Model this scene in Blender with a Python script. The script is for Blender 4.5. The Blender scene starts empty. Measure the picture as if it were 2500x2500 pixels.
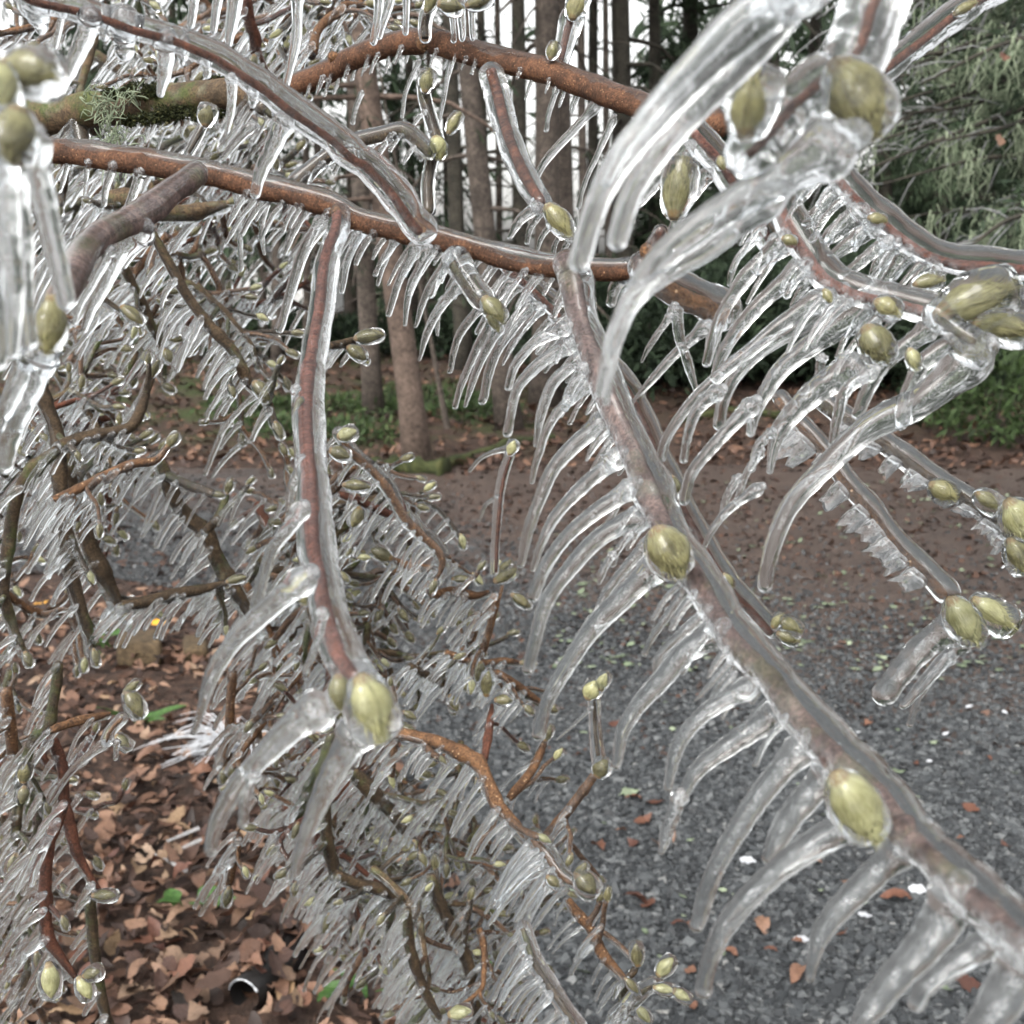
import bpy, math, random
import numpy as np
from mathutils import Vector, Euler

# ------------------------------------------------------------------ camera, world, sun, exposure
scene = bpy.context.scene
COL = scene.collection
F = 2875.0                      # focal length in pixels of the 2500 px photograph
PITCH = math.radians(12.3)
CAM = np.array([0.0, 0.0, 1.45])
RIGHT = np.array([1.0, 0.0, 0.0])
FWD = np.array([0.0, math.cos(PITCH), -math.sin(PITCH)])
UP = np.array([0.0, math.sin(PITCH), math.cos(PITCH)])

cam_d = bpy.data.cameras.new('camera')
cam = bpy.data.objects.new('camera', cam_d)
COL.objects.link(cam)
cam.location = CAM
cam.rotation_euler = (math.pi / 2 - PITCH, 0, 0)
cam_d.sensor_width = 36.0
cam_d.lens = 36.0 * F / 2500.0
cam_d.clip_start = 0.02
cam_d.clip_end = 400.0
cam_d.dof.use_dof = True
cam_d.dof.focus_distance = 0.48
cam_d.dof.aperture_fstop = cam_d.lens / 1.5 # 1.5 mm opening, as a phone has
scene.camera = cam

world = bpy.data.worlds.new('World')
scene.world = world
world.use_nodes = True
wn = world.node_tree
wn.nodes.clear()
w_out = wn.nodes.new('ShaderNodeOutputWorld')
w_bg = wn.nodes.new('ShaderNodeBackground')
w_sky = wn.nodes.new('ShaderNodeTexSky')
w_sky.sky_type = 'NISHITA'
w_sky.sun_disc = False
w_sky.sun_elevation = math.radians(48)
w_sky.sun_rotation = math.radians(210)
w_sky.air_density = 1.0
w_sky.dust_density = 4.0
w_sky.ozone_density = 1.0
w_hs = wn.nodes.new('ShaderNodeHueSaturation')
w_hs.inputs['Saturation'].default_value = 0.12
wn.links.new(w_sky.outputs[0], w_hs.inputs['Color'])
w_mul = wn.nodes.new('ShaderNodeMix')
w_mul.data_type = 'RGBA'
w_mul.blend_type = 'MULTIPLY'
w_mul.inputs[0].default_value = 1.0
w_mul.inputs[7].default_value = (1.0, 0.985, 0.955, 1)   # an overcast sky, neutral to slightly warm
wn.links.new(w_hs.outputs[0], w_mul.inputs[6])
wn.links.new(w_mul.outputs[2], w_bg.inputs['Color'])
wn.links.new(w_bg.outputs[0], w_out.inputs['Surface'])
w_bg.inputs['Strength'].default_value = 0.15

sun_d = bpy.data.lights.new('sun', 'SUN')
sun_d.energy = 0.5
sun_d.angle = math.radians(25)
sun_d.color = (1.0, 0.96, 0.9)
sun = bpy.data.objects.new('sun', sun_d)
COL.objects.link(sun)
sun.rotation_euler = (math.radians(42), 0, math.radians(-30))
scene.view_settings.view_transform = 'Standard'
scene.view_settings.look = 'None'
scene.view_settings.gamma = 1.0
scene.view_settings.exposure = 1.62
scene.view_settings.use_curve_mapping = False
cy = scene.cycles
cy.max_bounces = 16
cy.transmission_bounces = 14
cy.transparent_max_bounces = 16
cy.diffuse_bounces = 3
cy.glossy_bounces = 4
cy.caustics_reflective = True
cy.caustics_refractive = True
cy.use_adaptive_sampling = True
cy.adaptive_threshold = 0.03
cy.sample_clamp_indirect = 6.0

rng = np.random.default_rng(11)
rnd = random.Random(5)

# ------------------------------------------------------------------ places: pixels of the photograph to points
def P(px, py, d):
    return CAM + d * (FWD + (px - 1250.0) / F * RIGHT - (py - 1250.0) / F * UP)

def G(px, py, z=0.0):
    v = FWD + (px - 1250.0) / F * RIGHT - (py - 1250.0) / F * UP
    return CAM + v * ((z - CAM[2]) / v[2])

def zdepth(p):
    return float(np.dot(np.asarray(p) - CAM, FWD))

CROPS = {'A': (0, 0), 'B': (800, 0), 'C': (1600, 0), 'D': (0, 800), 'E': (800, 800), 'G': (1600, 800),
         'U': (0, 1600), 'V': (800, 1600), 'H': (1600, 1600)}
KS = 900.0 / 1932.0

def c(crop, *xy):
    ox, oy = CROPS[crop]
    return [(ox + xy[i] * KS, oy + xy[i + 1] * KS) for i in range(0, len(xy), 2)]

LANDMARKS = {'the blurred bud cluster': (60, 240), 'the mossy limb': (350, 270), 'the left spur bud': (121, 790), 'the thick brown branch': (620, 440),
             'the russet twig': (770, 1000), 'the hanging green bud': (902, 1721), 'the timber blocks': (400, 1590), 'the white frosted tuft': (560, 1840),
             'the green seedling': (455, 2290), 'the black pipe': (610, 2450), 'the twin pale buds': (150, 2390), 'the curled budded tip': (90, 2080),
             'the forked olive branch': (300, 1060), 'the knotted fork': (1070, 1370), 'the lone upright twig': (1230, 1150), 'the two round buds': (1440, 1690),
             'the strong orange branch': (1180, 1950), 'the frost crowned bud': (1425, 2150), 'the bottom pale buds': (1620, 2400), 'the dark knot': (1020, 2200),
             'the level cross branch': (450, 1460), 'the diagonal twig': (500, 150), 'the long thin top icicle': (720, 90), 'the ice needles': (430, 2100),
             'the pale leaning tree': (985, 900), 'the grey leaning trunk': (1190, 600), 'the bright green bush': (2420, 1000), 'the twin bud twig': (2100, 1180),
             'the lower mauve bud': (2086, 1965), 'the upper mauve bud': (1629, 1345), 'the yellow bud cluster': (2390, 750), 'the huge blurred bud': (2084, 233)}
SEEN = {}

def where(px, py, key=''):
    """in words, where a place of the picture lies from the nearest thing one can find; each answer is given once"""
    near = sorted(LANDMARKS, key=lambda k: (LANDMARKS[k][0] - px) ** 2 + (LANDMARKS[k][1] - py) ** 2)
    for name in near[:5]:
        dx, dy = px - LANDMARKS[name][0], py - LANDMARKS[name][1]
        a = math.degrees(math.atan2(dy, dx)) % 360
        side = ['right of', 'below and right of', 'below', 'below and left of', 'left of', 'above and left of', 'above', 'above and right of'][int((a + 22.5) // 45) % 8]
        far = 'just ' if math.hypot(dx, dy) < 150 else ('well ' if math.hypot(dx, dy) > 330 else '')
        s = far + side + ' ' + name
        if (key, s) not in SEEN:
            break
    SEEN[(key, s)] = 1
    return s

# ------------------------------------------------------------------ materials
def mat_new(name):
    m = bpy.data.materials.new(name)
    m.use_nodes = True
    m.node_tree.nodes.clear()
    return m

class N:
    def __init__(s, m):
        s.t = m.node_tree
    def n(s, typ, **kw):
        nd = s.t.nodes.new(typ)
        for k, v in kw.items():
            setattr(nd, k, v)
        return nd
    def l(s, a, b):
        s.t.links.new(a, b)
    def val(s, node, key, v):
        node.inputs[key].default_value = v
        return node
    def coord(s, which='Object'):
        return s.n('ShaderNodeTexCoord').outputs[which]
    def noise(s, vec, scale, detail=3, rough=0.55):
        nd = s.n('ShaderNodeTexNoise')
        nd.inputs['Scale'].default_value = scale
        nd.inputs['Detail'].default_value = detail
        nd.inputs['Roughness'].default_value = rough
        if vec is not None:
            s.l(vec, nd.inputs['Vector'])
        return nd.outputs['Fac']
    def voro(s, vec, scale):
        nd = s.n('ShaderNodeTexVoronoi')
        nd.inputs['Scale'].default_value = scale
        if vec is not None:
            s.l(vec, nd.inputs['Vector'])
        return nd
    def ramp(s, fac, stops, interp='LINEAR'):
        nd = s.n('ShaderNodeValToRGB')
        cr = nd.color_ramp
        cr.interpolation = interp
        while len(cr.elements) < len(stops):
            cr.elements.new(0.5)
        for e, (p, col) in zip(cr.elements, stops):
            e.position = p
            e.color = (*col, 1) if len(col) == 3 else col
        s.l(fac, nd.inputs['Fac'])
        return nd.outputs['Color']
    def mth(s, op, a, b=None, clamp=False):
        nd = s.n('ShaderNodeMath', operation=op, use_clamp=clamp)
        for i, x in enumerate((a, b)):
            if x is None:
                continue
            if isinstance(x, (int, float)):
                nd.inputs[i].default_value = x
            else:
                s.l(x, nd.inputs[i])
        return nd.outputs[0]
    def mixc(s, fac, a, b, blend='MIX'):
        nd = s.n('ShaderNodeMix', data_type='RGBA', blend_type=blend)
        for key, x in ((0, fac), (6, a), (7, b)):
            if isinstance(x, (int, float)):
                nd.inputs[key].default_value = x
            elif isinstance(x, tuple):
                nd.inputs[key].default_value = (*x, 1)
            else:
                s.l(x, nd.inputs[key])
        return nd.outputs[2]
    def attr(s, name):
        return s.n('ShaderNodeAttribute', attribute_name=name).outputs['Fac']
    def bump(s, h, strength, dist):
        nd = s.n('ShaderNodeBump')
        nd.inputs['Strength'].default_value = strength
        nd.inputs['Distance'].default_value = dist
        s.l(h, nd.inputs['Height'])
        return nd.outputs[0]
    def mixs(s, fac, a, b):
        nd = s.n('ShaderNodeMixShader')
        if isinstance(fac, (int, float)):
            nd.inputs[0].default_value = fac
        else:
            s.l(fac, nd.inputs[0])
        s.l(a, nd.inputs[1])
        s.l(b, nd.inputs[2])
        return nd.outputs[0]
    def prin(s, color, rough=0.7, normal=None, spec=0.4):
        nd = s.n('ShaderNodeBsdfPrincipled')
        color = s.mixc(1.0, color, (0.84, 0.84, 0.84), 'MULTIPLY')
        s.l(color, nd.inputs['Base Color'])
        if isinstance(rough, (int, float)):
            nd.inputs['Roughness'].default_value = rough
        else:
            s.l(rough, nd.inputs['Roughness'])
        nd.inputs['Specular IOR Level'].default_value = spec
        if normal is not None:
            s.l(normal, nd.inputs['Normal'])
        return nd.outputs[0]
    def out(s, sh):
        o = s.n('ShaderNodeOutputMaterial')
        s.l(sh, o.inputs['Surface'])

def ice_material(name, base=0.06, speck=0.6, frost=0.9, rough=0.03, scale=1.0, bump=0.35):
    m = mat_new(name)
    g = N(m)
    co = g.coord()
    gl = g.n('ShaderNodeBsdfGlass')
    gl.inputs['IOR'].default_value = 1.31
    gl.inputs['Roughness'].default_value = rough
    gl.inputs['Color'].default_value = (0.975, 0.985, 0.99, 1)
    nrm = g.bump(g.noise(co, 170 * scale, 1), bump, 0.0015 / scale)
    g.l(nrm, gl.inputs['Normal'])
    v = g.voro(co, 2300 * scale)
    dots = g.mth('LESS_THAN', v.outputs['Distance'], 0.27)
    zone = g.ramp(g.noise(co, 130 * scale, 2), [(0.46, (0, 0, 0)), (0.62, (1, 1, 1))])
    sp = g.mth('MULTIPLY', g.mth('MULTIPLY', dots, zone), speck)
    fr = g.mth('MULTIPLY', g.attr('frost'), g.ramp(g.noise(co, 420 * scale, 4, 0.7), [(0.36, (0, 0, 0)), (0.66, (1, 1, 1))]))
    fr = g.mth('MULTIPLY', fr, frost)
    fac = g.mth('ADD', g.mth('ADD', sp, fr), base, clamp=True)
    df = g.n('ShaderNodeBsdfDiffuse')
    df.inputs['Color'].default_value = (0.86, 0.88, 0.9, 1)
    tr = g.n('ShaderNodeBsdfTranslucent')
    tr.inputs['Color'].default_value = (0.88, 0.9, 0.92, 1)
    g.out(g.mixs(fac, gl.outputs[0], g.mixs(0.5, df.outputs[0], tr.outputs[0])))
    return m

M = {}
M['ice'] = ice_material('clear_ice', base=0.012, speck=0.18, frost=0.55, rough=0.035, bump=0.05)
M['ice_sleeve'] = ice_material('clear_sleeve_ice', base=0.015, speck=0.06, frost=0.75, rough=0.04, bump=0.08)
M['ice_mid'] = ice_material('clear_ice_small', base=0.015, speck=0.15, frost=0.5, rough=0.02, scale=0.6, bump=0.05)
M['ice_near'] = ice_material('clear_ice_large', base=0.03, speck=0.25, frost=0.5, rough=0.05, scale=1.6, bump=0.1)

m = mat_new('ice_bubble_core')
g = N(m)
co = g.coord()
tp = g.n('ShaderNodeBsdfTransparent')
df = g.n('ShaderNodeBsdfDiffuse')
df.inputs['Color'].default_value = (0.9, 0.92, 0.94, 1)
vd = g.mth('LESS_THAN', g.voro(co, 2600).outputs['Distance'], 0.36)
zn = g.ramp(g.noise(co, 300, 2), [(0.42, (0, 0, 0)), (0.6, (1, 1, 1))])
g.out(g.mixs(g.mth('MULTIPLY', g.mth('MULTIPLY', vd, zn), 0.4), tp.outputs[0], df.outputs[0]))
M['core'] = m

def bark_material(name, dark, light, dot=None, dotscale=420, moss=0.0, lichen=0.0, scale=1.0, rough=0.75):
    m = mat_new(name)
    g = N(m)
    co = g.coord()
    n1 = g.noise(co, 90 * scale, 5, 0.65)
    col = g.ramp(n1, [(0.3, dark), (0.7, light)])
    fine = g.noise(co, 1100 * scale, 4, 0.8)
    col = g.mixc(0.8, col, g.ramp(fine, [(0.34, (0.12, 0.11, 0.10)), (0.66, (1.6, 1.55, 1.5))]), 'MULTIPLY')
    blot = g.noise(co, 260 * scale, 3, 0.6)
    col = g.mixc(0.6, col, g.ramp(blot, [(0.35, (0.4, 0.4, 0.42)), (0.65, (1.3, 1.28, 1.25))]), 'MULTIPLY')
    if dot:
        v = g.voro(co, dotscale * scale)
        mk = g.mth('LESS_THAN', v.outputs['Distance'], 0.15)
        keep = g.mth('GREATER_THAN', g.noise(co, 500 * scale, 1), 0.44)
        col = g.mixc(g.mth('MULTIPLY', mk, keep), col, dot)
    if lichen:
        lk = g.ramp(g.noise(co, 70 * scale, 4, 0.6), [(0.56, (0, 0, 0)), (0.66, (lichen,) * 3)])
        col = g.mixc(lk, col, (0.26, 0.30, 0.21))
    if moss:
        mk = g.ramp(g.noise(co, 38 * scale, 5, 0.7), [(0.53, (0, 0, 0)), (0.64, (moss,) * 3)])
        col = g.mixc(mk, col, g.ramp(fine, [(0.3, (0.02, 0.035, 0.008)), (0.7, (0.09, 0.12, 0.025))]))
    g.out(g.prin(col, rough, g.bump(g.mth('ADD', fine, blot), 0.7, 0.0008 / scale), 0.3))
    return m

M['brown'] = bark_material('red_brown_bark', (0.06, 0.028, 0.015), (0.155, 0.073, 0.038), dot=(0.30, 0.17, 0.09), dotscale=560)
M['dark_twig'] = bark_material('dark_brown_bark', (0.055, 0.022, 0.013), (0.16, 0.06, 0.035))
M['red_twig'] = bark_material('russet_bark', (0.10, 0.037, 0.026), (0.22, 0.088, 0.062))
M['mauve'] = bark_material('mauve_brown_bark', (0.085, 0.052, 0.047), (0.235, 0.165, 0.152), moss=0.45, lichen=0.2)
M['mossy'] = bark_material('mossy_bark', (0.045, 0.032, 0.018), (0.17, 0.115, 0.066), moss=0.85, lichen=0.3, scale=0.8)
M['olive'] = bark_material('olive_brown_bark', (0.03, 0.02, 0.011), (0.105, 0.07, 0.038), moss=0.7, lichen=0.2, scale=0.7)
M['orange'] = bark_material('orange_brown_bark', (0.085, 0.042, 0.02), (0.21, 0.112, 0.055), dot=(0.45, 0.3, 0.18), scale=0.7)

def bud_material(name, dark, light):
    m = mat_new(name)
    g = N(m)
    co = g.coord()
    u = g.attr('along')
    w = g.attr('around')
    cx = g.n('ShaderNodeCombineXYZ')
    g.l(g.mth('MULTIPLY', u, 2.2), cx.inputs[0])
    g.l(g.mth('MULTIPLY', w, 46), cx.inputs[1])
    st = g.noise(cx.outputs[0], 1.5, 6, 0.8)
    pt = g.noise(co, 160, 3)
    col = g.ramp(g.mth('ADD', g.mth('MULTIPLY', st, 0.65), g.mth('MULTIPLY', pt, 0.35)), [(0.40, dark), (0.60, light)])
    col = g.mixc(g.mth('MULTIPLY', g.attr('seam'), 0.85), col, tuple(x * 0.6 for x in dark))
    oi = g.n('ShaderNodeObjectInfo')
    col = g.mixc(1.0, col, g.ramp(oi.outputs['Random'], [(0, (0.75, 0.75, 0.7)), (1, (1.15, 1.12, 1.0))]), 'MULTIPLY')
    bs = g.ramp(u, [(0.0, (1, 1, 1)), (0.1, (1, 1, 1)), (0.16, (0, 0, 0))])
    col = g.mixc(g.mth('MULTIPLY', bs, 0.75), col, (0.28, 0.15, 0.05))
    g.out(g.prin(col, 0.8, g.bump(st, 0.6, 0.0012), 0.25))
    return m

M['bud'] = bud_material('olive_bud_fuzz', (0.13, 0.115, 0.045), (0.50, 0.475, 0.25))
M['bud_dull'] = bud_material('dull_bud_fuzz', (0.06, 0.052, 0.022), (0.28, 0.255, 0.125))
M['bud_pale'] = bud_material('pale_bud_fuzz', (0.26, 0.255, 0.11), (0.68, 0.67, 0.40))

def simple(name, stops, scale, rough=0.85, detail=4, bump=0.0, bd=0.01, random_tint=False, attr_tint=False, trans=0.0):
    m = mat_new(name)
    g = N(m)
    co = g.coord()
    nz = g.noise(co, scale, detail, 0.65)
    if random_tint:
        nz = g.n('ShaderNodeObjectInfo').outputs['Random']
    if attr_tint:
        nz = g.attr('tone')
    col = g.ramp(nz, stops)
    fine = g.noise(co, scale * 4, 4, 0.7)
    col = g.mixc(0.75, col, g.ramp(fine, [(0.3, (0.35, 0.35, 0.35)), (0.7, (1.35, 1.35, 1.35))]), 'MULTIPLY')
    nrm = g.bump(fine, bump, bd) if bump else None
    sh = g.prin(col, rough, nrm, 0.35)
    if trans:
        t = g.n('ShaderNodeBsdfTranslucent')
        g.l(col, t.inputs['Color'])
        sh = g.mixs(trans, sh, t.outputs[0])
    g.out(sh)
    return m

LEAFRAMP = [(0.0, (0.015, 0.010, 0.008)), (0.25, (0.045, 0.025, 0.019)), (0.45, (0.10, 0.052, 0.034)), (0.65, (0.18, 0.10, 0.066)),
            (0.82, (0.27, 0.165, 0.11)), (0.94, (0.29, 0.205, 0.145)), (1.0, (0.32, 0.19, 0.08))]
M['leaf'] = simple('dead_leaf', LEAFRAMP, 3.5, 0.55, bump=0.5, bd=0.03, random_tint=True)
M['leaf_mass'] = simple('dead_leaf_mass', LEAFRAMP, 60, 0.6, bump=0.3, bd=0.002, attr_tint=True)
M['rust_leaf'] = simple('rust_leaf', [(0, (0.07, 0.028, 0.02)), (0.4, (0.13, 0.056, 0.035)), (0.8, (0.18, 0.09, 0.058)), (1, (0.23, 0.135, 0.09))], 3.5, 0.55, random_tint=True)
M['tan_leaf'] = simple('tan_leaf', [(0, (0.15, 0.09, 0.06)), (0.6, (0.22, 0.145, 0.1)), (1, (0.27, 0.18, 0.105))], 3.5, 0.55, bump=0.5, bd=0.03, random_tint=True)
M['dark_leaf'] = simple('dark_leaf', [(0, (0.03, 0.018, 0.015)), (1, (0.09, 0.048, 0.036))], 3.5, 0.5, bump=0.5, bd=0.03, random_tint=True)
M['yellow'] = simple('yellow_leaf', [(0.3, (0.75, 0.36, 0.03)), (0.7, (0.85, 0.45, 0.05))], 40, 0.5)
M['green'] = simple('green_leaf', [(0.3, (0.035, 0.09, 0.02)), (0.7, (0.08, 0.17, 0.04))], 60, 0.5, trans=0.2)
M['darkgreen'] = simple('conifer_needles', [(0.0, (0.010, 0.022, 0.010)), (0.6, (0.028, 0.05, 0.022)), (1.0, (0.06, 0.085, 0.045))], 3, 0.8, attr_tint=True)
M['lichen'] = simple('hanging_lichen', [(0.0, (0.07, 0.095, 0.055)), (0.5, (0.16, 0.205, 0.13)), (1.0, (0.29, 0.34, 0.235))], 10, 0.9, attr_tint=True)
M['trunk'] = simple('trunk_bark', [(0.3, (0.045, 0.037, 0.031)), (0.7, (0.13, 0.105, 0.088))], 9, 0.9, bump=0.8, bd=0.02)
M['trunk_light'] = simple('pale_trunk_bark', [(0.3, (0.075, 0.054, 0.043)), (0.7, (0.165, 0.12, 0.096))], 9, 0.9, bump=0.8, bd=0.02)
M['trunk_dark'] = simple('dark_trunk_bark', [(0.3, (0.022, 0.021, 0.017)), (0.7, (0.07, 0.062, 0.048))], 9, 0.9, bump=0.8, bd=0.02)
M['stone'] = simple('crushed_stone', [(0.0, (0.012, 0.013, 0.015)), (0.5, (0.055, 0.061, 0.066)), (0.85, (0.13, 0.139, 0.144)), (1.0, (0.26, 0.26, 0.25))], 90, 0.6, attr_tint=True)
M['wood_block'] = simple('weathered_timber', [(0.3, (0.05, 0.034, 0.018)), (0.7, (0.12, 0.083, 0.045))], 20, 0.85, bump=0.4, bd=0.003)
M['black_plastic'] = simple('black_plastic', [(0.3, (0.01, 0.009, 0.009)), (0.7, (0.022, 0.02, 0.02))], 40, 0.55)
M['white_wall'] = simple('white_wall', [(0.3, (0.74, 0.75, 0.74)), (0.7, (0.8, 0.8, 0.8))], 3, 0.7)
M['roof'] = simple('grey_roof', [(0.3, (0.1, 0.11, 0.12)), (0.7, (0.16, 0.16, 0.17))], 6, 0.8)
M['pane'] = simple('window_pane', [(0.3, (0.2, 0.25, 0.22)), (0.7, (0.3, 0.36, 0.32))], 2, 0.15)
M['moss'] = simple('moss', [(0.0, (0.018, 0.024, 0.007)), (0.5, (0.045, 0.055, 0.016)), (1.0, (0.12, 0.11, 0.04))], 30, 0.95, bump=0.8, bd=0.01, attr_tint=True)
M['frost'] = simple('white_frost', [(0.3, (0.72, 0.75, 0.8)), (0.7, (0.85, 0.87, 0.9))], 60, 0.4, trans=0.35)

# ground
m = mat_new('forest_floor')
g = N(m)
co = g.coord('Object')
n1 = g.noise(co, 1.1, 6, 0.7)
n2 = g.noise(co, 22, 5, 0.75)
col = g.ramp(n2, [(0.32, (0.014, 0.010, 0.008)), (0.5, (0.05, 0.03, 0.022)), (0.68, (0.105, 0.062, 0.044))])
mossm = g.ramp(n1, [(0.45, (0, 0, 0)), (0.6, (0.95, 0.95, 0.95))])
sx = g.n('ShaderNodeSeparateXYZ')
g.l(co, sx.inputs[0])
far = g.ramp(g.mth('MULTIPLY', sx.outputs[1], 0.05), [(0.42, (0, 0, 0)), (0.5, (1, 1, 1))])
lft = g.ramp(g.mth('ADD', g.mth('MULTIPLY', sx.outputs[0], 0.1), 0.5), [(0.5, (1, 1, 1)), (0.6, (0.12, 0.12, 0.12))])
mk = g.mth('MULTIPLY', g.mth('MULTIPLY', mossm, far), lft)
col = g.mixc(mk, col, g.ramp(n2, [(0.3, (0.018, 0.032, 0.008)), (0.7, (0.06, 0.085, 0.022))]))
g.out(g.prin(col, 0.85, g.bump(n2, 0.8, 0.03), 0.3))
M['floor'] = m

m = mat_new('wet_gravel')
g = N(m)
co = g.coord('Object')
v = g.voro(co, 95)
v.feature = 'F1'
col = g.ramp(v.outputs['Color'], [(0.1, (0.03, 0.033, 0.037)), (0.55, (0.08, 0.086, 0.09)), (0.95, (0.18, 0.18, 0.178))])
col = g.mixc(g.ramp(v.outputs['Distance'], [(0.25, (0, 0, 0)), (0.6, (1, 1, 1))]), col, (0.03, 0.03, 0.032))
fl = g.noise(co, 55, 5, 0.75)
st = g.n('ShaderNodeSeparateXYZ')
g.l(co, st.inputs[0])
mp = g.n('ShaderNodeMapping')
mp.inputs['Scale'].default_value = (0.8, 2.2, 1)
g.l(co, mp.inputs['Vector'])
big = g.noise(mp.outputs[0], 1.3, 5, 0.7)
yy = g.mth('MULTIPLY', g.mth('ADD', g.mth('SUBTRACT', st.outputs[1], 4.4), g.mth('MULTIPLY', st.outputs[0], 1.2)), 0.17)
dirt = g.ramp(g.mth('ADD', big, yy), [(0.48, (0, 0, 0)), (0.78, (1, 1, 1))])
fl2 = g.noise(co, 7, 4, 0.7)
dcol = g.ramp(g.mth('ADD', g.mth('MULTIPLY', fl, 0.6), g.mth('MULTIPLY', fl2, 0.4)), [(0.3, (0.022, 0.015, 0.012)), (0.5, (0.075, 0.05, 0.039)), (0.68, (0.15, 0.105, 0.082))])
col = g.mixc(g.mth('MULTIPLY', dirt, 0.85), col, dcol)
g.out(g.prin(col, 0.5, g.bump(g.mth('ADD', v.outputs['Distance'], fl), 0.9, 0.01), 0.4))
M['gravel'] = m

# ------------------------------------------------------------------ mesh helpers
class Acc:
    def __init__(s):
        s.v, s.q, s.t, s.n, s.at, s.qm, s.tm = [], [], [], 0, {}, [], []
    def add(s, V, Q=None, T=None, mi=0, **at):
        V = np.asarray(V, float)
        s.v.append(V)
        if Q is not None and len(Q):
            s.q.append(np.asarray(Q) + s.n)
            s.qm.append(np.full(len(Q), mi))
        if T is not None and len(T):
            s.t.append(np.asarray(T) + s.n)
            s.tm.append(np.full(len(T), mi))
        for k in set(at) | set(s.at):
            a = at.get(k, 0.0)
            lst = s.at.setdefault(k, [np.zeros(s.n)] if s.n else [])
            lst.append(np.full(len(V), a) if np.isscalar(a) else np.asarray(a))
        s.n += len(V)
    def mesh(s, name, mats, origin, smooth=True):
        V = np.concatenate(s.v) - np.asarray(origin)
        Q = np.concatenate(s.q) if s.q else np.zeros((0, 4), int)
        T = np.concatenate(s.t) if s.t else np.zeros((0, 3), int)
        me = bpy.data.meshes.new(name)
        me.vertices.add(len(V))
        me.vertices.foreach_set('co', V.astype(np.float32).ravel())
        nl = len(Q) * 4 + len(T) * 3
        me.loops.add(nl)
        me.loops.foreach_set('vertex_index', np.concatenate([Q.ravel(), T.ravel()]).astype(np.int32))
        me.polygons.add(len(Q) + len(T))
        st = np.concatenate([np.arange(len(Q)) * 4, len(Q) * 4 + np.arange(len(T)) * 3]).astype(np.int32)
        me.polygons.foreach_set('loop_start', st)
        me.polygons.foreach_set('use_smooth', np.full(len(st), smooth))
        mi = np.concatenate(s.qm + s.tm) if (s.qm or s.tm) else np.zeros(0)
        for mm in mats:
            me.materials.append(mm)
        me.polygons.foreach_set('material_index', mi.astype(np.int32))
        for k, lst in s.at.items():
            a = me.attributes.new(k, 'FLOAT', 'POINT')
            a.data.foreach_set('value', np.concatenate(lst).astype(np.float32))
        me.update(calc_edges=True)
        me.validate()
        return me

WORLD = {}   # world position of each object made here (none of them is rotated unless top-level)

def link(o, loc, parent=None):
    COL.objects.link(o)
    loc = np.asarray(loc, float)
    if parent is not None:
        o.parent = parent
        o.location = loc - WORLD[parent.name]
    else:
        o.location = loc
    WORLD[o.name] = loc
    return o

def tag(o, label=None, cat=None, group=None, kind=None):
    if label: o['label'] = label
    if cat: o['category'] = cat
    if group: o['group'] = group
    if kind: o['kind'] = kind
    return o

def empty(name, loc, label, cat, group=None):
    o = bpy.data.objects.new(name, None)
    o.empty_display_size = 0.05
    link(o, loc)
    return tag(o, label, cat, group)

def obj(name, acc, mats, parent=None, origin=None, smooth=True, kind=None):
    if origin is None:
        origin = acc.v[0][0]
    if not isinstance(mats, (list, tuple)):
        mats = [mats]
    o = bpy.data.objects.new(name, acc.mesh(name, mats, origin, smooth))
    link(o, origin, parent)
    if kind: o['kind'] = kind
    return o

def spline(pts, n):
    p = np.asarray(pts, float)
    if len(p) == 2:
        return p[0] + (p[1] - p[0]) * np.linspace(0, 1, n)[:, None]
    seg = np.linalg.norm(np.diff(p, axis=0), axis=1)
    u = np.concatenate([[0], np.cumsum(seg)])
    m = np.zeros_like(p)
    m[1:-1] = (p[2:] - p[:-2]) / (u[2:] - u[:-2])[:, None]
    m[0] = (p[1] - p[0]) / seg[0]
    m[-1] = (p[-1] - p[-2]) / seg[-1]
    x = np.linspace(0, u[-1], n)
    i = np.clip(np.searchsorted(u, x, side='right') - 1, 0, len(seg) - 1)
    h = seg[i]
    t = (x - u[i]) / h
    t2, t3 = t * t, t * t * t
    a = (2 * t3 - 3 * t2 + 1)[:, None] * p[i] + ((t3 - 2 * t2 + t) * h)[:, None] * m[i]
    return a + (-2 * t3 + 3 * t2)[:, None] * p[i + 1] + ((t3 - t2) * h)[:, None] * m[i + 1]

def wob(n, k, amp, r=rng):
    """smooth one-dimensional noise of n samples with about k bumps"""
    k = max(2, int(k))
    return np.interp(np.linspace(0, k, n), np.arange(k + 1), r.normal(0, amp, k + 1))

def frames(pts, ref=FWD):
    t = np.gradient(pts, axis=0)
    t /= np.linalg.norm(t, axis=1)[:, None] + 1e-12
    nrm = np.cross(t, ref)
    l = np.linalg.norm(nrm, axis=1)[:, None]
    nrm = np.where(l > 0.05, nrm / (l + 1e-12), np.array([0.0, 0.0, 1.0]))
    b = np.cross(t, nrm)
    b /= np.linalg.norm(b, axis=1)[:, None] + 1e-12
    nrm = np.cross(b, t)
    return t, nrm, b

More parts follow.
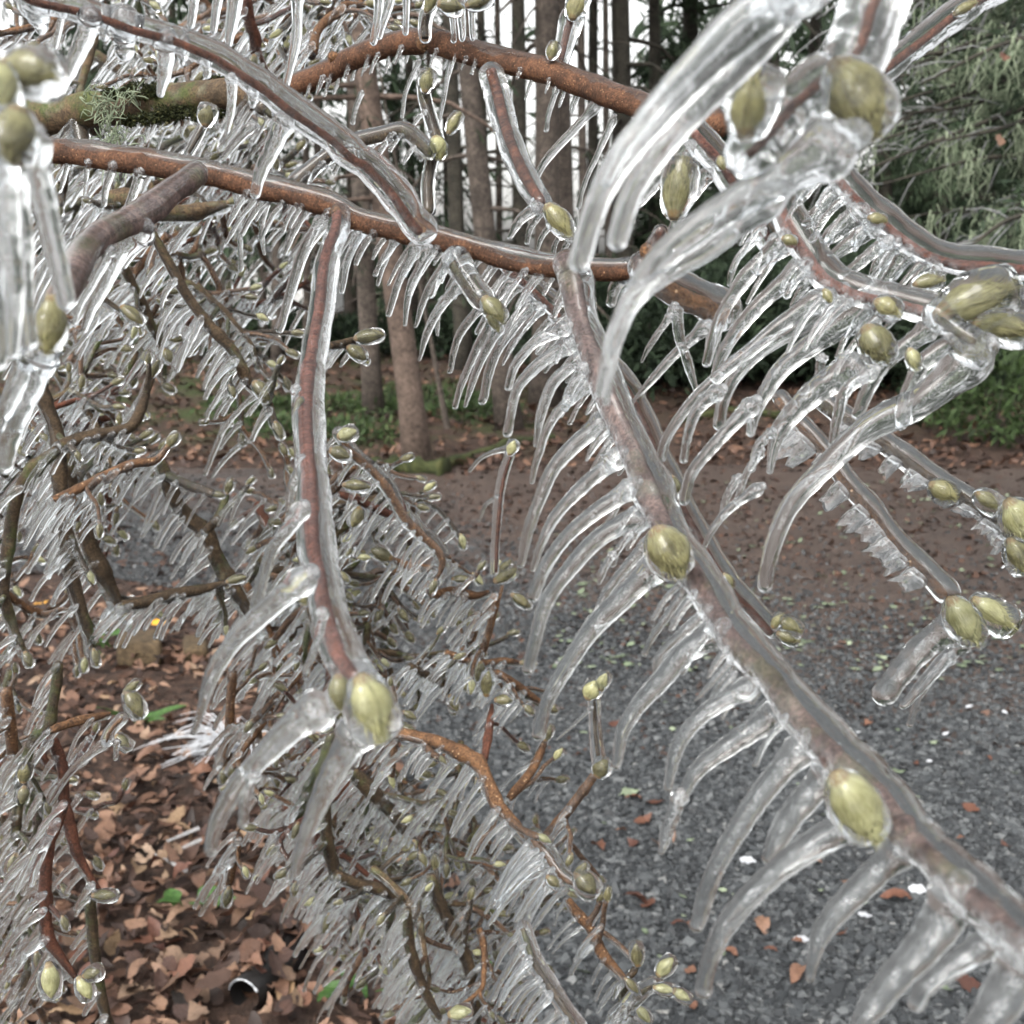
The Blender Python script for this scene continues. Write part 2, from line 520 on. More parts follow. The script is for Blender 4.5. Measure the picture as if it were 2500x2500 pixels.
def tube(pts, rad, sides, rough=0.0, cap0=True, cap1=True, ref=FWD, r=rng):
    """closed tube; returns V, Q, T, angle per vertex, t per vertex. Angle 0 is the side normal in the picture plane."""
    n = len(pts)
    t, a, b = frames(pts, ref)
    th = np.arange(sides) * 2 * math.pi / sides
    R = np.repeat(np.asarray(rad)[:, None], sides, 1)
    if rough:
        nz = r.normal(0, rough, (n, sides))
        nz = (nz + np.roll(nz, 1, 1) + np.roll(nz, -1, 1)) / 2
        R = R * (1 + nz)
    V = pts[:, None, :] + R[:, :, None] * (np.cos(th)[None, :, None] * a[:, None, :] + np.sin(th)[None, :, None] * b[:, None, :])
    V = V.reshape(-1, 3)
    i = np.arange(n - 1)[:, None] * sides
    j = np.arange(sides)[None, :]
    j2 = (j + 1) % sides
    Q = np.stack([i + j, i + j2, i + sides + j2, i + sides + j], -1).reshape(-1, 4)
    T = []
    ang = np.tile(th, n)
    tt = np.repeat(np.linspace(0, 1, n), sides)
    if cap0:
        V = np.vstack([V, pts[:1]])
        k = len(V) - 1
        T += [(k, (q + 1) % sides, q) for q in range(sides)]
        ang = np.append(ang, 0); tt = np.append(tt, 0)
    if cap1:
        V = np.vstack([V, pts[-1:]])
        k = len(V) - 1
        o = (n - 1) * sides
        T += [(k, o + q, o + (q + 1) % sides) for q in range(sides)]
        ang = np.append(ang, 0); tt = np.append(tt, 1)
    return V, Q, np.array(T, int).reshape(-1, 3), ang, tt

def round_end(pts, rad, k=4, end=True, start=False):
    """add hemispherical ends"""
    pts, rad = np.asarray(pts), np.asarray(rad)
    if end:
        d = pts[-1] - pts[-2]
        d /= np.linalg.norm(d) + 1e-12
        a = np.linspace(0, math.pi / 2, k + 1)[1:] * 0.97
        pts = np.vstack([pts, pts[-1] + np.sin(a)[:, None] * rad[-1] * d])
        rad = np.concatenate([rad, rad[-1] * np.cos(a)])
    if start:
        d = pts[0] - pts[1]
        d /= np.linalg.norm(d) + 1e-12
        a = np.linspace(0, math.pi / 2, k + 1)[1:][::-1] * 0.97
        pts = np.vstack([pts[0] + np.sin(a)[:, None] * rad[0] * d, pts])
        rad = np.concatenate([rad[0] * np.cos(a), rad])
    return pts, rad

def icicle_into(acc, pts3, r0, r1, quality=2, core=False, r=rng):
    L = np.linalg.norm(np.diff(np.asarray(pts3), axis=0), axis=1).sum()
    n = {0: 7, 1: 13, 2: 30}[quality]
    sides = {0: 5, 1: 9, 2: 16}[quality]
    p = spline(pts3, n)
    t = np.linspace(0, 1, n)
    rad = r0 + (r1 - r0) * t ** 0.75
    rad = rad * (0.62 + 0.38 * np.clip(t / 0.05, 0, 1)) * (1 + 0.32 * np.exp(-((t - 0.06) / 0.07) ** 2))
    nb = max(3, L / (r0 + r1) * 1.1)
    rad = rad * (1 + 0.030 * np.sin(2 * math.pi * t * nb + r.uniform(0, 6)) * (quality > 0) + wob(n, nb * 0.7, 0.05, r))
    r1 = r1 * r.uniform(0.72, 1.08)
    if r.random() < 0.6:      # a frozen drop at the tip, on most of them
        rad = np.where(t > 0.93, np.maximum(rad, r1 * 1.12), rad)
    else:
        rad = rad * np.interp(t, [0, 0.75, 1], [1, 1, r.uniform(0.5, 0.8)])
    p[1:-1] += wob(n - 2, nb * 0.6, 0.10, r)[:, None] * r1 * RIGHT
    q, rr = round_end(p, rad, {0: 2, 1: 3, 2: 5}[quality], True, quality > 0)
    V, Q, T, ang, tt = tube(q, rr, sides, 0.008 if quality == 2 else 0.0, r=r)
    fr = np.clip(np.exp(-((tt - 0.07) / 0.09) ** 2) * 0.8 + 0.10 * np.clip(np.cos(ang), 0, 1) * (1 - tt), 0, 1)
    acc.add(V, Q, T, frost=fr)
    if core:
        k = int(n * 0.86)
        V, Q, T, ang, tt = tube(p[1:k] + wob(k - 1, 8, 0.06, r)[:, None] * r1 * RIGHT, np.linspace(r0 * 0.34, r1 * 0.25, k - 1), 6, 0.25, r=r)
        acc.add(V, Q, T, mi=1, frost=0.0)

def bud_mesh(acc, base, axis, L, W, ref=None, bend=0.0, fine=True):
    """pointed bud of overlapping scales from base along axis; the outer scale ends in a raised slanting lip"""
    axis = axis / np.linalg.norm(axis)
    n, sides = (26, 26) if fine else (13, 12)
    s = np.linspace(0, 1, n)
    prof = np.interp(s, np.linspace(0, 1, 15), [0.34, 0.46, 0.50, 0.68, 0.83, 0.93, 0.99, 1.0, 0.96, 0.90, 0.81, 0.69, 0.54, 0.35, 0.07])
    side = np.cross(axis, FWD)
    side /= np.linalg.norm(side) + 1e-9
    pts = base + axis * (s * L)[:, None] + side * (np.sin(s * math.pi) * bend * L)[:, None]
    V, Q, T, ang, tt = tube(pts, prof * W / 2 * 0.86, sides, 0.012)
    a0 = rng.uniform(0.6, 2.4)
    lip = 0.52 + 0.34 * np.cos(ang - a0)
    outer = 1 / (1 + np.exp(np.clip((tt - lip) / 0.012, -40, 40)))
    seam = np.exp(-((tt - lip - 0.02) / 0.035) ** 2) * (tt > 0.12)
    sm = np.exp(-((ang - a0 - 0.25 * np.sin(tt * 3)) / 0.13) ** 2) * (tt > 0.15)
    ridge = 0.93 + 0.09 * outer + 0.03 * np.cos(2 * ang + 1) - 0.09 * sm
    ridge[tt > 0.97] = 1
    ctr = np.vstack([np.repeat(pts, sides, 0), pts[:1], pts[-1:]])
    V = ctr + (V - ctr) * ridge[:, None]
    acc.add(V, Q, T, along=tt, around=ang / (2 * math.pi), seam=np.clip(seam + sm * 0.8, 0, 1))

def shell_mesh(acc, base, axis, L, W, pad, quality=2):
    """ice round a bud: a skin that follows the bud, thicker towards its tip and sides"""
    axis = axis / np.linalg.norm(axis)
    n, sides = (20, 16) if quality == 2 else (10, 9)
    s = np.linspace(0, 1, n)
    prof = np.interp(s, [0, .06, .2, .45, .7, .88, .96, 1], [.05, .42, .74, 1, .92, .62, .36, .04])
    half = pad * (0.55 + 0.6 * s)
    pts = base - axis * pad * 0.5 + axis * (s * (L + pad * 1.5))[:, None]
    rad = prof * W * 0.5 + half * np.interp(s, [0, .08, .9, 1], [.1, 1, 1, .1])
    V, Q, T, ang, tt = tube(pts, rad * (1 + wob(n, 4, .03)), sides, 0.02)
    acc.add(V, Q, T, frost=np.clip(0.25 - tt, 0, 1))

# ------------------------------------------------------------------ iced branches
DLEFT = np.array([-0.80, 0.60])
DEND = np.array([-0.30, 0.95])

def auto_icicle(px, py, L, r=rng, steep=0.0, jit=1.0):
    d0 = DLEFT * (1 - steep) + np.array([0, 1]) * steep + r.normal(0, 0.15 * jit, 2)
    d1 = DEND + r.normal(0, 0.12 * jit, 2)
    p = np.array([px, py], float)
    out = [p]
    for k in range(1, 4):
        f = k / 3
        d = d0 * (1 - f * 0.7) + d1 * f * 0.7
        out.append(out[-1] + d / np.linalg.norm(d) * L / 3)
    return out

class Line2:
    def __init__(s, pts, d, n=None):
        p = np.asarray(pts, float)
        s.len = np.linalg.norm(np.diff(p, axis=0), axis=1).sum()
        s.n = n or int(np.clip(s.len / 12, 8, 110))
        s.p = spline(p, s.n)
        s.d = np.linspace(d[0], d[1], s.n) if len(d) == 2 else np.interp(np.linspace(0, 1, s.n), np.linspace(0, 1, len(d)), d)
        s.w = np.array([P(x, y, z) for (x, y), z in zip(s.p, s.d)])
    def near(s, x, y):
        return int(np.argmin((s.p[:, 0] - x) ** 2 + (s.p[:, 1] - y) ** 2))

def stem_part(ln, r, mat, parent, name='stem', sides=14, rough=0.03, taper=False):
    n = ln.n
    rad = np.linspace(r[0], r[1], n) * ln.d / F
    if taper:
        rad = rad * np.interp(np.linspace(0, 1, n), [0, 0.1, 0.75, 1], [0.8, 1, 1, 0.5])
    for _ in range(int(ln.len / 60)):      # swollen nodes and rings
        rad = rad * (1 + rng.uniform(0.08, 0.22) * (0.4 if sides > 12 else 1) * np.exp(-((np.arange(n) - rng.uniform(0, n)) / 1.1) ** 2))
    rad = rad * (1 + wob(n, ln.len / 70, 0.05))
    acc = Acc()
    p = ln.w + (wob(n, ln.len / 60, 0.10)[:, None] * rad.mean()) * UP
    p, rad = round_end(p, rad, 3)
    V, Q, T, ang, tt = tube(p, rad, sides, rough)
    acc.add(V, Q, T)
    return obj(name, acc, mat, parent, p[0])

def sleeve_part(ln, ice, parent, mat, off=(0, 0), frost=0.5, name='ice_sleeve', sides=18, fdir=(-0.7, -0.7)):
    n = ln.n
    rad = np.linspace(ice[0], ice[1], n) * ln.d / F
    rad = rad * (1 + wob(n, ln.len / 45, 0.07))
    sh = np.array([off[0] * RIGHT - off[1] * UP]) * (ln.d / F)[:, None]
    acc = Acc()
    p, rad = round_end(ln.w + sh, rad, 4, True, True)
    V, Q, T, ang, tt = tube(p, rad, sides, 0.012)
    ctr = np.vstack([np.repeat(p, sides, 0), p[:1], p[-1:]])
    dirv = V - ctr
    dirv /= np.linalg.norm(dirv, axis=1)[:, None] + 1e-9
    low = dirv @ (fdir[0] * RIGHT + fdir[1] * UP)
    acc.add(V, Q, T, frost=np.clip((low - 0.35) * 1.5, 0, 1) * frost)
    return obj(name, acc, mat, parent, p[0])

def bud_part(parent, px, py, ang, L, W, d, pad, pale=False, tilt=0.0, quality=2, ice_mat='ice', bend=0.03):
    """ang: picture angle of the pointed end (0 right, 90 down)"""
    pad = pad + W * 0.07 if pad else 0
    L, W = L * 0.95, W * 0.86
    a = math.radians(ang)
    axis = math.cos(a) * RIGHT - math.sin(a) * UP - tilt * FWD
    axis /= np.linalg.norm(axis)
    k = d / F
    ctr = P(px, py, d)
    base = ctr - axis * L * k / 2
    acc = Acc()
    bud_mesh(acc, base, axis, L * k, W * k, bend=bend, fine=quality == 2)
    if quality == 2:
        c0 = base + axis * L * k * 0.5
        V0 = acc.v[0]
        ids = rng.integers(0, len(V0) - 2, 420)
        o_ = V0[ids]
        rel = o_ - base
        out = rel - (rel @ axis)[:, None] * axis
        out /= np.linalg.norm(out, axis=1)[:, None] + 1e-9
        jit = rng.normal(0, 1, (420, 3))
        o_ = o_ + jit * W * k * 0.05
        hl = L * k * rng.uniform(0.10, 0.26, 420)[:, None]
        tip = o_ + (axis * 0.85 + out * rng.uniform(0.15, 0.55, 420)[:, None] + rng.normal(0, .12, (420, 3))) * hl
        sd = np.cross(axis, out) * W * k * 0.012
        V = np.stack([o_ - sd, o_ + sd, tip], 1).reshape(-1, 3)
        along = np.clip((rel @ axis) / (L * k), 0, 1)
        acc.add(V, None, np.arange(len(V)).reshape(-1, 3), along=np.repeat(np.clip(along, 0.2, 1), 3), around=np.repeat(rng.random(420), 3))
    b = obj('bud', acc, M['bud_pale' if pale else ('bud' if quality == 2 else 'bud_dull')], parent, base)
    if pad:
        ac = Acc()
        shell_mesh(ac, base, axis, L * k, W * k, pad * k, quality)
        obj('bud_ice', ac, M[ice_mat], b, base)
    return b

def branch(label, pts, d, r, ice=None, mat='brown', icicles=(), buds=(), group=None, cat='branch', name='iced_branch',
           off=(0, 0), frost=0.55, auto=None, ice_mat='ice', quality=2, core=True, shoots=0, teeth=None, scars=(), fdir=(-0.7, -0.7)):
    ln = Line2(pts, d)
    root = empty(name, ln.w[0], label, cat, group)
    if ice and ice[0] > r[0] * 1.2:      # the ice magnifies the wood inside it
        k = 0.60 if ice[0] > r[0] * 1.9 else 0.72
        r = (r[0] * k, r[1] * k)
    stem = stem_part(ln, r, M[mat], root, sides=14 if quality == 2 else 9, taper=quality < 2)
    if ice:
        sleeve_part(ln, ice, root, M['ice_sleeve' if ice_mat == 'ice' else ice_mat], off, frost, sides=18 if quality == 2 else 10, fdir=fdir)
    for it in icicles:
        p2, w0, w1 = it[0], it[1] * KS, it[2] * KS
        i = ln.near(*p2[0])
        dd = it[3] if len(it) > 3 else ln.d[i]
        dd = dd * (1 + rng.uniform(-0.012, 0.012))
        q0, s0 = np.array(p2[0]), ln.p[i]
        gap = np.linalg.norm(q0 - s0)
        lim = 3.0 * (ice[0] if ice else r[0])
        p2 = list(p2)
        if gap < lim:
            dq = q0 - np.array(p2[1])
            p2 = [tuple(q0 + dq / np.linalg.norm(dq) * min(gap * 0.55, w0 * 0.9))] + p2
        p3 = [P(x, y, dd * (1 + 0.004 * k)) for k, (x, y) in enumerate(p2)]
        acc = Acc()
        icicle_into(acc, p3, w0 / 2 * dd / F, w1 / 2 * dd / F, quality, core)
        obj('icicle', acc, [M[ice_mat], M['core']], root, p3[0])
    if auto:
        x = auto.get('t', (0.02, 0.98))
        s = x[0] * ln.len
        while s < x[1] * ln.len:
            i = min(ln.n - 1, int(s / ln.len * (ln.n - 1)))
            L = rng.uniform(*auto['len'])
            w = rng.uniform(*auto['w'])
            rr = (ice[0] if ice else r[0]) * 0.55
            px, py = ln.p[i] + np.array([-0.6, 0.7]) * rr + rng.normal(0, 2, 2)
            dd = ln.d[i] * (1 + rng.uniform(-0.012, 0.012))
            p3 = [P(a, b, dd) for a, b in auto_icicle(px, py, L, steep=auto.get('steep', 0.0), jit=0.35 if quality == 2 else 1.0)]
            acc = Acc()
            icicle_into(acc, p3, w * 0.55 * dd / F, w * 0.36 * dd / F, 1 if quality < 2 else 2, core and quality == 2)
            obj('icicle', acc, [M[ice_mat], M['core']], root, p3[0])
            s += auto['gap'] * rng.uniform(0.55, 1.5)
    for b in buds:
        i = ln.near(b[0], b[1])
        bud_part(root, b[0], b[1], b[2], b[3], b[4], ln.d[i] * (b[7] if len(b) > 7 else 0.985), b[5], pale=(len(b) > 6 and b[6]), quality=quality, ice_mat=ice_mat)
    for (sx, sy, sr) in scars:     # leaf scars and bud rings: small knobs on the bark
        i = ln.near(sx, sy)
        acc = Acc()
        k = ln.d[i] / F
        cpt = P(sx, sy, ln.d[i]) - FWD * r[0] * 0.55 * k
        a = np.linspace(0.05, math.pi - 0.05, 8)
        V, Q, T, _, _ = tube(cpt + np.cos(a)[:, None] * RIGHT * sr * k, np.sin(a) * sr * k, 10, 0.06)
        acc.add(V, Q, T)
        obj('leaf_scar', acc, M['mauve' if mat == 'mauve' else 'orange'], root, cpt)
    if teeth:     # broken stubs of icicles: short slanted plates of ice with a flat snapped end
        t0, t1, gap, ll, ww = teeth
        s = t0 * ln.len
        while s < t1 * ln.len:
            i = min(ln.n - 1, int(s / ln.len * (ln.n - 1)))
            L, w = rng.uniform(*ll), rng.uniform(*ww)
            px, py = ln.p[i] + np.array([-0.6, 0.7]) * ice[0] * 0.7
            dd = ln.d[i]
            tdir = ln.p[min(ln.n - 1, i + 1)] - ln.p[max(0, i - 1)]
            tdir /= np.linalg.norm(tdir)
            ddir = np.array([-0.78, 0.62]) + rng.normal(0, 0.12, 2)
            root2 = ln.p[i] + np.array([-0.7, 0.7]) * ice[0] * 0.45
            m_ = 5
            e0 = [root2 + tdir * w * (k / (m_ - 1) - 0.5) for k in range(m_)]
            e1 = [root2 + ddir * L * rng.uniform(0.55, 1.0) + tdir * w * rng.uniform(0.5, 0.9) * (k / (m_ - 1) - 0.5) for k in range(m_)]
            em = [(a + b) / 2 + tdir * rng.normal(0, 2) for a, b in zip(e0, e1)]
            th = 0.0016 * np.array([1.2, 1.9, 2.2, 1.9, 1.2])
            rows = []
            for sgn in (-1, 1):
                for e, f in ((e0, 1.3), (em, 1.0), (e1, 0.6)):
                    rows += [P(q[0], q[1], dd) + FWD * sgn * th[k] * f for k, q in enumerate(e)]
            V = np.array(rows)
            Q = []
            for sgn in (0, 1):
                o_ = sgn * 15
                for rr_ in range(2):
                    for k in range(4):
                        a_ = o_ + rr_ * 5 + k
                        f_ = (a_, a_ + 1, a_ + 6, a_ + 5)
                        Q.append(f_ if sgn == 0 else f_[::-1])
            loop = [0, 1, 2, 3, 4, 9, 14, 13, 12, 11, 10, 5]
            Q += [(loop[k], 15 + loop[k], 15 + loop[(k + 1) % 12], loop[(k + 1) % 12]) for k in range(12)]
            p3 = [V[0]]
            acc = Acc()
            acc.add(V, np.array(Q), frost=np.concatenate([np.full(5, .7), np.full(5, .3), np.full(5, .5)] * 2))
            obj('icicle_stub', acc, [M[ice_mat]], root, p3[0], smooth=False)
            s += gap * rng.uniform(0.6, 1.5)
    for _ in range(shoots):
        i = rng.integers(1, ln.n - 1)
        side_shoot(root, ln.p[i], ln.d[i], rng.uniform(50, 130), max(4.0, r[1] * 0.45), mat)
    return root, ln

def shoot_geometry(start, d, L, ang, rpx):
    a = math.radians(ang)
    p = [np.array(start, float)]
    for k in range(4):
        a += rng.normal(0, 0.24)
        p.append(p[-1] + np.array([math.cos(a), math.sin(a)]) * L / 4)
    d1 = d * (1 + rng.uniform(-0.06, 0.06))
    return Line2(p, (d, d1), n=12), a

def fringe_into(acc, ln, ice_r, gap, lens, w, q=0):
    s = gap * 0.5
    cnt = 0
    while s < ln.len:
        i = min(ln.n - 1, int(s / ln.len * (ln.n - 1)))
        px, py = ln.p[i] + np.array([-0.5, 0.6]) * ice_r * 0.6
        dd = ln.d[i] * (1 + rng.uniform(-0.01, 0.01))
        p3 = [P(a, b, dd) for a, b in auto_icicle(px, py, rng.uniform(*lens))]
        ww = rng.uniform(*w)
        icicle_into(acc, p3, ww * 0.55 * dd / F, ww * 0.36 * dd / F, q)
        cnt += 1
        s += gap * rng.uniform(0.6, 1.5)
    return cnt

def side_shoot(root, start, d, L, rpx, mat, ang=None, lens=(40, 115), gap=22):
    if ang is None:
        ang = rng.choice([rng.uniform(-110, 30), rng.uniform(20, 150)])
    ln, a = shoot_geometry(start, d, L, ang, rpx)
    tw = stem_part(ln, (rpx, rpx * 0.7), M[mat], root, name='side_shoot', sides=7)
    sleeve_part(ln, (rpx * 1.4, rpx * 1.4), tw, M['ice_mid'], (-1, 2), 0.3, sides=8)
    acc = Acc()
    if rng.random() < 0.68 and fringe_into(acc, ln, rpx * 1.5, gap, lens, (8, 17), 1):
        obj('icicle_fringe', acc, [M['ice_mid']], tw, kind='stuff')
    e = ln.p[-1]
    bl = rng.uniform(26, 40)
    dirv = np.array([math.cos(a), math.sin(a)])
    q = e + dirv * bl * 0.4
    bud_part(tw, q[0], q[1], math.degrees(a) + rng.uniform(-20, 20), bl, bl * 0.48, ln.d[-1], 4, quality=1, ice_mat='ice_mid', pale=rng.random() < 0.2)

def shrub_branch(label, group, px, py, d, L, ang, rpx, mat, lens=(40, 125), gap=24, w=(9, 15), nshoots=6):
    """one branch of the tangle: a long bare stem with budded, iced side shoots all along it"""
    a = math.radians(ang)
    p = [np.array([px, py], float)]
    turn = rng.normal(0, 0.10)
    for k in range(7):
        a += turn + rng.normal(0, 0.20)
        p.append(p[-1] + np.array([math.cos(a), math.sin(a)]) * L / 7)
    ln = Line2(p, (d, d * (1 + rng.uniform(-0.07, 0.07))), n=30)
    root = empty('iced_branch', ln.w[0], label, 'branch', group)
    stem_part(ln, (rpx, rpx * 0.55), M[mat], root, sides=8, rough=0.05)
    sleeve_part(ln, (rpx * 0.95, rpx * 0.75), root, M['ice_mid'], (-rpx * 0.35, rpx * 0.45), 0.5, sides=8)
    acc = Acc()
    if fringe_into(acc, ln, rpx * 1.2, gap * 1.5, lens, w, 1):
        obj('icicle_fringe', acc, [M['ice_mid']], root, kind='stuff')
    for j in range(nshoots):
        i = int(np.clip((j + rng.uniform(0.2, 0.9)) / nshoots * ln.n, 1, ln.n - 2))
        t = ln.p[min(i + 1, ln.n - 1)] - ln.p[i - 1]
        an = math.degrees(math.atan2(t[1], t[0])) + rng.choice([-1, 1]) * rng.uniform(25, 75)
        side_shoot(root, ln.p[i], ln.d[i], rng.uniform(50, 130), max(4.2, rpx * 0.55), mat if rng.random() < 0.6 else 'orange', an, lens, gap * (0.85 if rng.random() < 0.5 else 2.6))
    dirv = ln.p[-1] - ln.p[-2]
    dirv /= np.linalg.norm(dirv)
    bl = rng.uniform(30, 42)
    q = ln.p[-1] + dirv * bl * 0.4
    bud_part(root, q[0], q[1], math.degrees(math.atan2(dirv[1], dirv[0])), bl, bl * 0.45, ln.d[-1], 4, quality=1, ice_mat='ice_mid')
    return root

# ------------------------------------------------------------------ ground
def graded(a, b, dense_a, dense_b, step, far_step):
    xs = list(np.arange(dense_a, dense_b, step))
    x, s = dense_b, step
    while x < b:
        xs.append(x); s = min(far_step, s * 1.25); x += s
    xs.append(b)
    x, s = dense_a, step
    lo = []
    while x > a:
        s = min(far_step, s * 1.25); x -= s
        lo.append(max(x, a))
    return np.array(sorted(set(lo)) + xs)

def ground_z(x, y):
    x, y = np.asarray(x, float), np.asarray(y, float)
    bank = np.clip((y - 8.6) / 8.0, 0, 1) * 0.30
    lump = 0.03 * np.sin(1.7 * x + 0.6 * y) * np.sin(1.1 * y - 0.4 * x) * np.clip((y - 8.0) / 2, 0, 1)
    return bank + lump

def sheet(name, X, Y, Z, mat, kind, keep=None):
    ny, nx = X.shape
    V = np.stack([X, Y, Z], -1).reshape(-1, 3)
    i = np.arange(ny - 1)[:, None] * nx
    j = np.arange(nx - 1)[None, :]
    Q = np.stack([i + j, i + j + 1, i + nx + j + 1, i + nx + j], -1).reshape(-1, 4)
    acc = Acc()
    acc.add(V, Q)
    return obj(name, acc, mat, None, (0, 0, 0), kind=kind)

gx = graded(-120, 120, -4, 4, 0.2, 8)
gy = graded(-30, 220, 0, 14, 0.2, 8)
X, Y = np.meshgrid(gx, gy)
sheet('ground', X, Y, ground_z(X, Y), M['floor'], 'structure')

EDGE = [G(1250, 2560), G(1180, 2300), G(1040, 1950), G(850, 1700), G(640, 1530), G(430, 1440), G(200, 1400)]
EY = np.array([e[1] for e in EDGE])
EX = np.array([e[0] for e in EDGE])
def road_left(y):
    x = np.interp(y, EY, EX)
    x = np.where(y < EY[0], EX[0] + (EY[0] - y) * 0.25, x)
    return np.where(y > EY[-1], EX[-1] - (y - EY[-1]) * 9.0, x)
def road_far(x):
    return 7.95 + 0.10 * np.sin(1.3 * x) + 0.06 * np.sin(3.7 * x + 1)
ys = np.concatenate([np.arange(-8, 1.4, 0.8), np.arange(1.4, 8.1, 0.09), [8.15]])
rows_x, rows_y = [], []
us = np.linspace(0, 1, 60) ** 1.6
for y in ys:
    xl = max(float(road_left(y)), -14.0) + 0.03 * math.sin(9 * y) + 0.02 * math.sin(23 * y)
    x = xl + us * (18 - xl)
    rows_x.append(x)
    yy = np.full_like(x, y)
    if y > 7.5:
        f = (y - 7.5) / 0.65
        yy = 7.5 + f * (road_far(x) - 7.5 + 0.15)
    rows_y.append(yy)
X, Y = np.array(rows_x), np.array(rows_y)
sheet('gravel_road', X, Y, ground_z(X, Y) * 0 + 0.006 + 0.004 * np.sin(5 * X) * np.sin(4 * Y), M['gravel'], 'structure')

# crushed stones lying on the road, where they show one by one
CUBE = np.array([[-1, -1, -1], [1, -1, -1], [1, 1, -1], [-1, 1, -1], [-1, -1, 1], [1, -1, 1], [1, 1, 1], [-1, 1, 1]], float)
CQ = np.array([[0, 3, 2, 1], [4, 5, 6, 7], [0, 1, 5, 4], [1, 2, 6, 5], [2, 3, 7, 6], [3, 0, 4, 7]])

def rot_z(a):
    cs, sn, z, o = np.cos(a), np.sin(a), np.zeros_like(a), np.ones_like(a)
    return np.stack([np.stack([cs, -sn, z], -1), np.stack([sn, cs, z], -1), np.stack([z, z, o], -1)], -2)

def rot_x(a):
    cs, sn, z, o = np.cos(a), np.sin(a), np.zeros_like(a), np.ones_like(a)
    return np.stack([np.stack([o, z, z], -1), np.stack([z, cs, -sn], -1), np.stack([z, sn, cs], -1)], -2)

def scatter_mass(pos, shape, quads, tris, scale, jitter, tilt, tone, acc, flat=1.0):
    n = len(pos)
    R = rot_z(rng.uniform(0, 2 * math.pi, n)) @ rot_x(rng.normal(0, tilt, n)) @ rot_z(rng.uniform(0, 2 * math.pi, n))
    S = shape[None] * (1 + rng.normal(0, jitter, (n, len(shape), 3)))
    S = S * (scale[:, None, None] * np.stack([rng.uniform(0.75, 1.3, n), rng.uniform(0.6, 1.0, n), rng.uniform(0.45, 0.8, n) * flat], -1)[:, None, :])
    V = np.einsum('nij,nkj->nki', R, S) + pos[:, None, :]
    k = len(shape)
    off = (np.arange(n) * k)[:, None, None]
    Q = (quads[None] + off).reshape(-1, 4) if quads is not None else None
    T = (tris[None] + off).reshape(-1, 3) if tris is not None else None
    acc.add(V.reshape(-1, 3), Q, T, tone=np.repeat(tone, k))

def road_points(n, y0, y1, power=1.0):
    y = y0 + (y1 - y0) * rng.random(n) ** power
    half = (y * math.cos(PITCH) + CAM[2] * math.sin(PITCH)) * 0.46 + 0.1
    x = rng.uniform(-1, 1, n) * half
    keep = x > road_left(y) + rng.normal(0, 0.03, n)
    return np.stack([x[keep], y[keep], np.full(keep.sum(), 0.008)], -1)

acc = Acc()
p = road_points(105000, 1.85, 3.5)
scatter_mass(p, CUBE * 0.5, CQ, None, rng.gamma(6, 0.0016, len(p)), 0.25, 0.5, rng.beta(2, 2.6, len(p)), acc)
p = road_points(80000, 3.5, 7.8, 1.2)
p = p[rng.random(len(p)) < np.clip(1.1 - (p[:, 1] - 3.5) * 0.33, 0.06, 1)]
p = p[rng.random(len(p)) < np.clip(1 - ((p[:, 1] - 4.4) + 1.2 * p[:, 0]) * 0.28, 0.15, 1)]
scatter_mass(p, CUBE * 0.5, CQ, None, rng.uniform(0.007, 0.016, len(p)), 0.25, 0.5, rng.beta(2, 2.6, len(p)), acc)
obj('gravel', acc, M['stone'], None, (0, 0, 0), smooth=False, kind='stuff')

# leaves: five outlines, each an arched blade with a folded midrib
def leaf_shape(curl, fold, lobes=0.0, wid=0.55, n=9, seed=0):
    r = np.random.default_rng(seed)
    s = np.linspace(0, 1, n)
    w = wid * np.sin(math.pi * np.clip(s * 0.96 + 0.03, 0, 1) ** 0.85) * (1 + lobes * np.sin(s * 19 + seed) + r.normal(0, 0.035, n)) / 2
    V, Q = [], []
    for k in range(n):
        x = s[k] - 0.5
        zc = curl * (x * x * 4 - 0.3) * 0.35 + r.normal(0, 0.02)
        V += [(x, -w[k], zc + fold * w[k] + r.normal(0, 0.03)), (x, 0, zc), (x, w[k], zc + fold * w[k] * 1.1 + r.normal(0, 0.03))]
    for k in range(n - 1):
        a = 3 * k
        Q += [(a, a + 3, a + 4, a + 1), (a + 1, a + 4, a + 5, a + 2)]
    return np.array(V), np.array(Q)

LEAVES = [leaf_shape(0.4, 0.25, 0.0, 0.5, 9, 1), leaf_shape(-0.5, 0.4, 0.06, 0.6, 9, 2), leaf_shape(0.6, -0.2, 0.10, 0.66, 10, 3),
          leaf_shape(-0.3, 0.6, 0.0, 0.46, 9, 4), leaf_shape(0.25, 0.1, 0.12, 0.7, 10, 5)]
LEAF_ME = []
for k, (V, Q) in enumerate(LEAVES):
    per = []
    for key in ('leaf', 'rust_leaf', 'yellow', 'tan_leaf', 'dark_leaf'):
        a = Acc(); a.add(V, Q)
        per.append(a.mesh('leaf_blade', [M[key]], (0, 0, 0)))
    LEAF_ME.append(per)

def lay_leaf(p, size, label, group, which=0, tilt=0.35, variant=None, name='fallen_leaf', thick=True):
    v = rng.integers(0, 5) if variant is None else variant
    o = bpy.data.objects.new(name, LEAF_ME[v][which])
    link(o, p)
    o.rotation_euler = (rng.normal(0, tilt), rng.normal(0, tilt), rng.uniform(0, 6.28))
    o.scale = (size, size, size)
    return tag(o, label, 'leaf', group)

PIPE = G(592, 2490)
def in_bed(x, y):
    return x < road_left(y) - 0.01

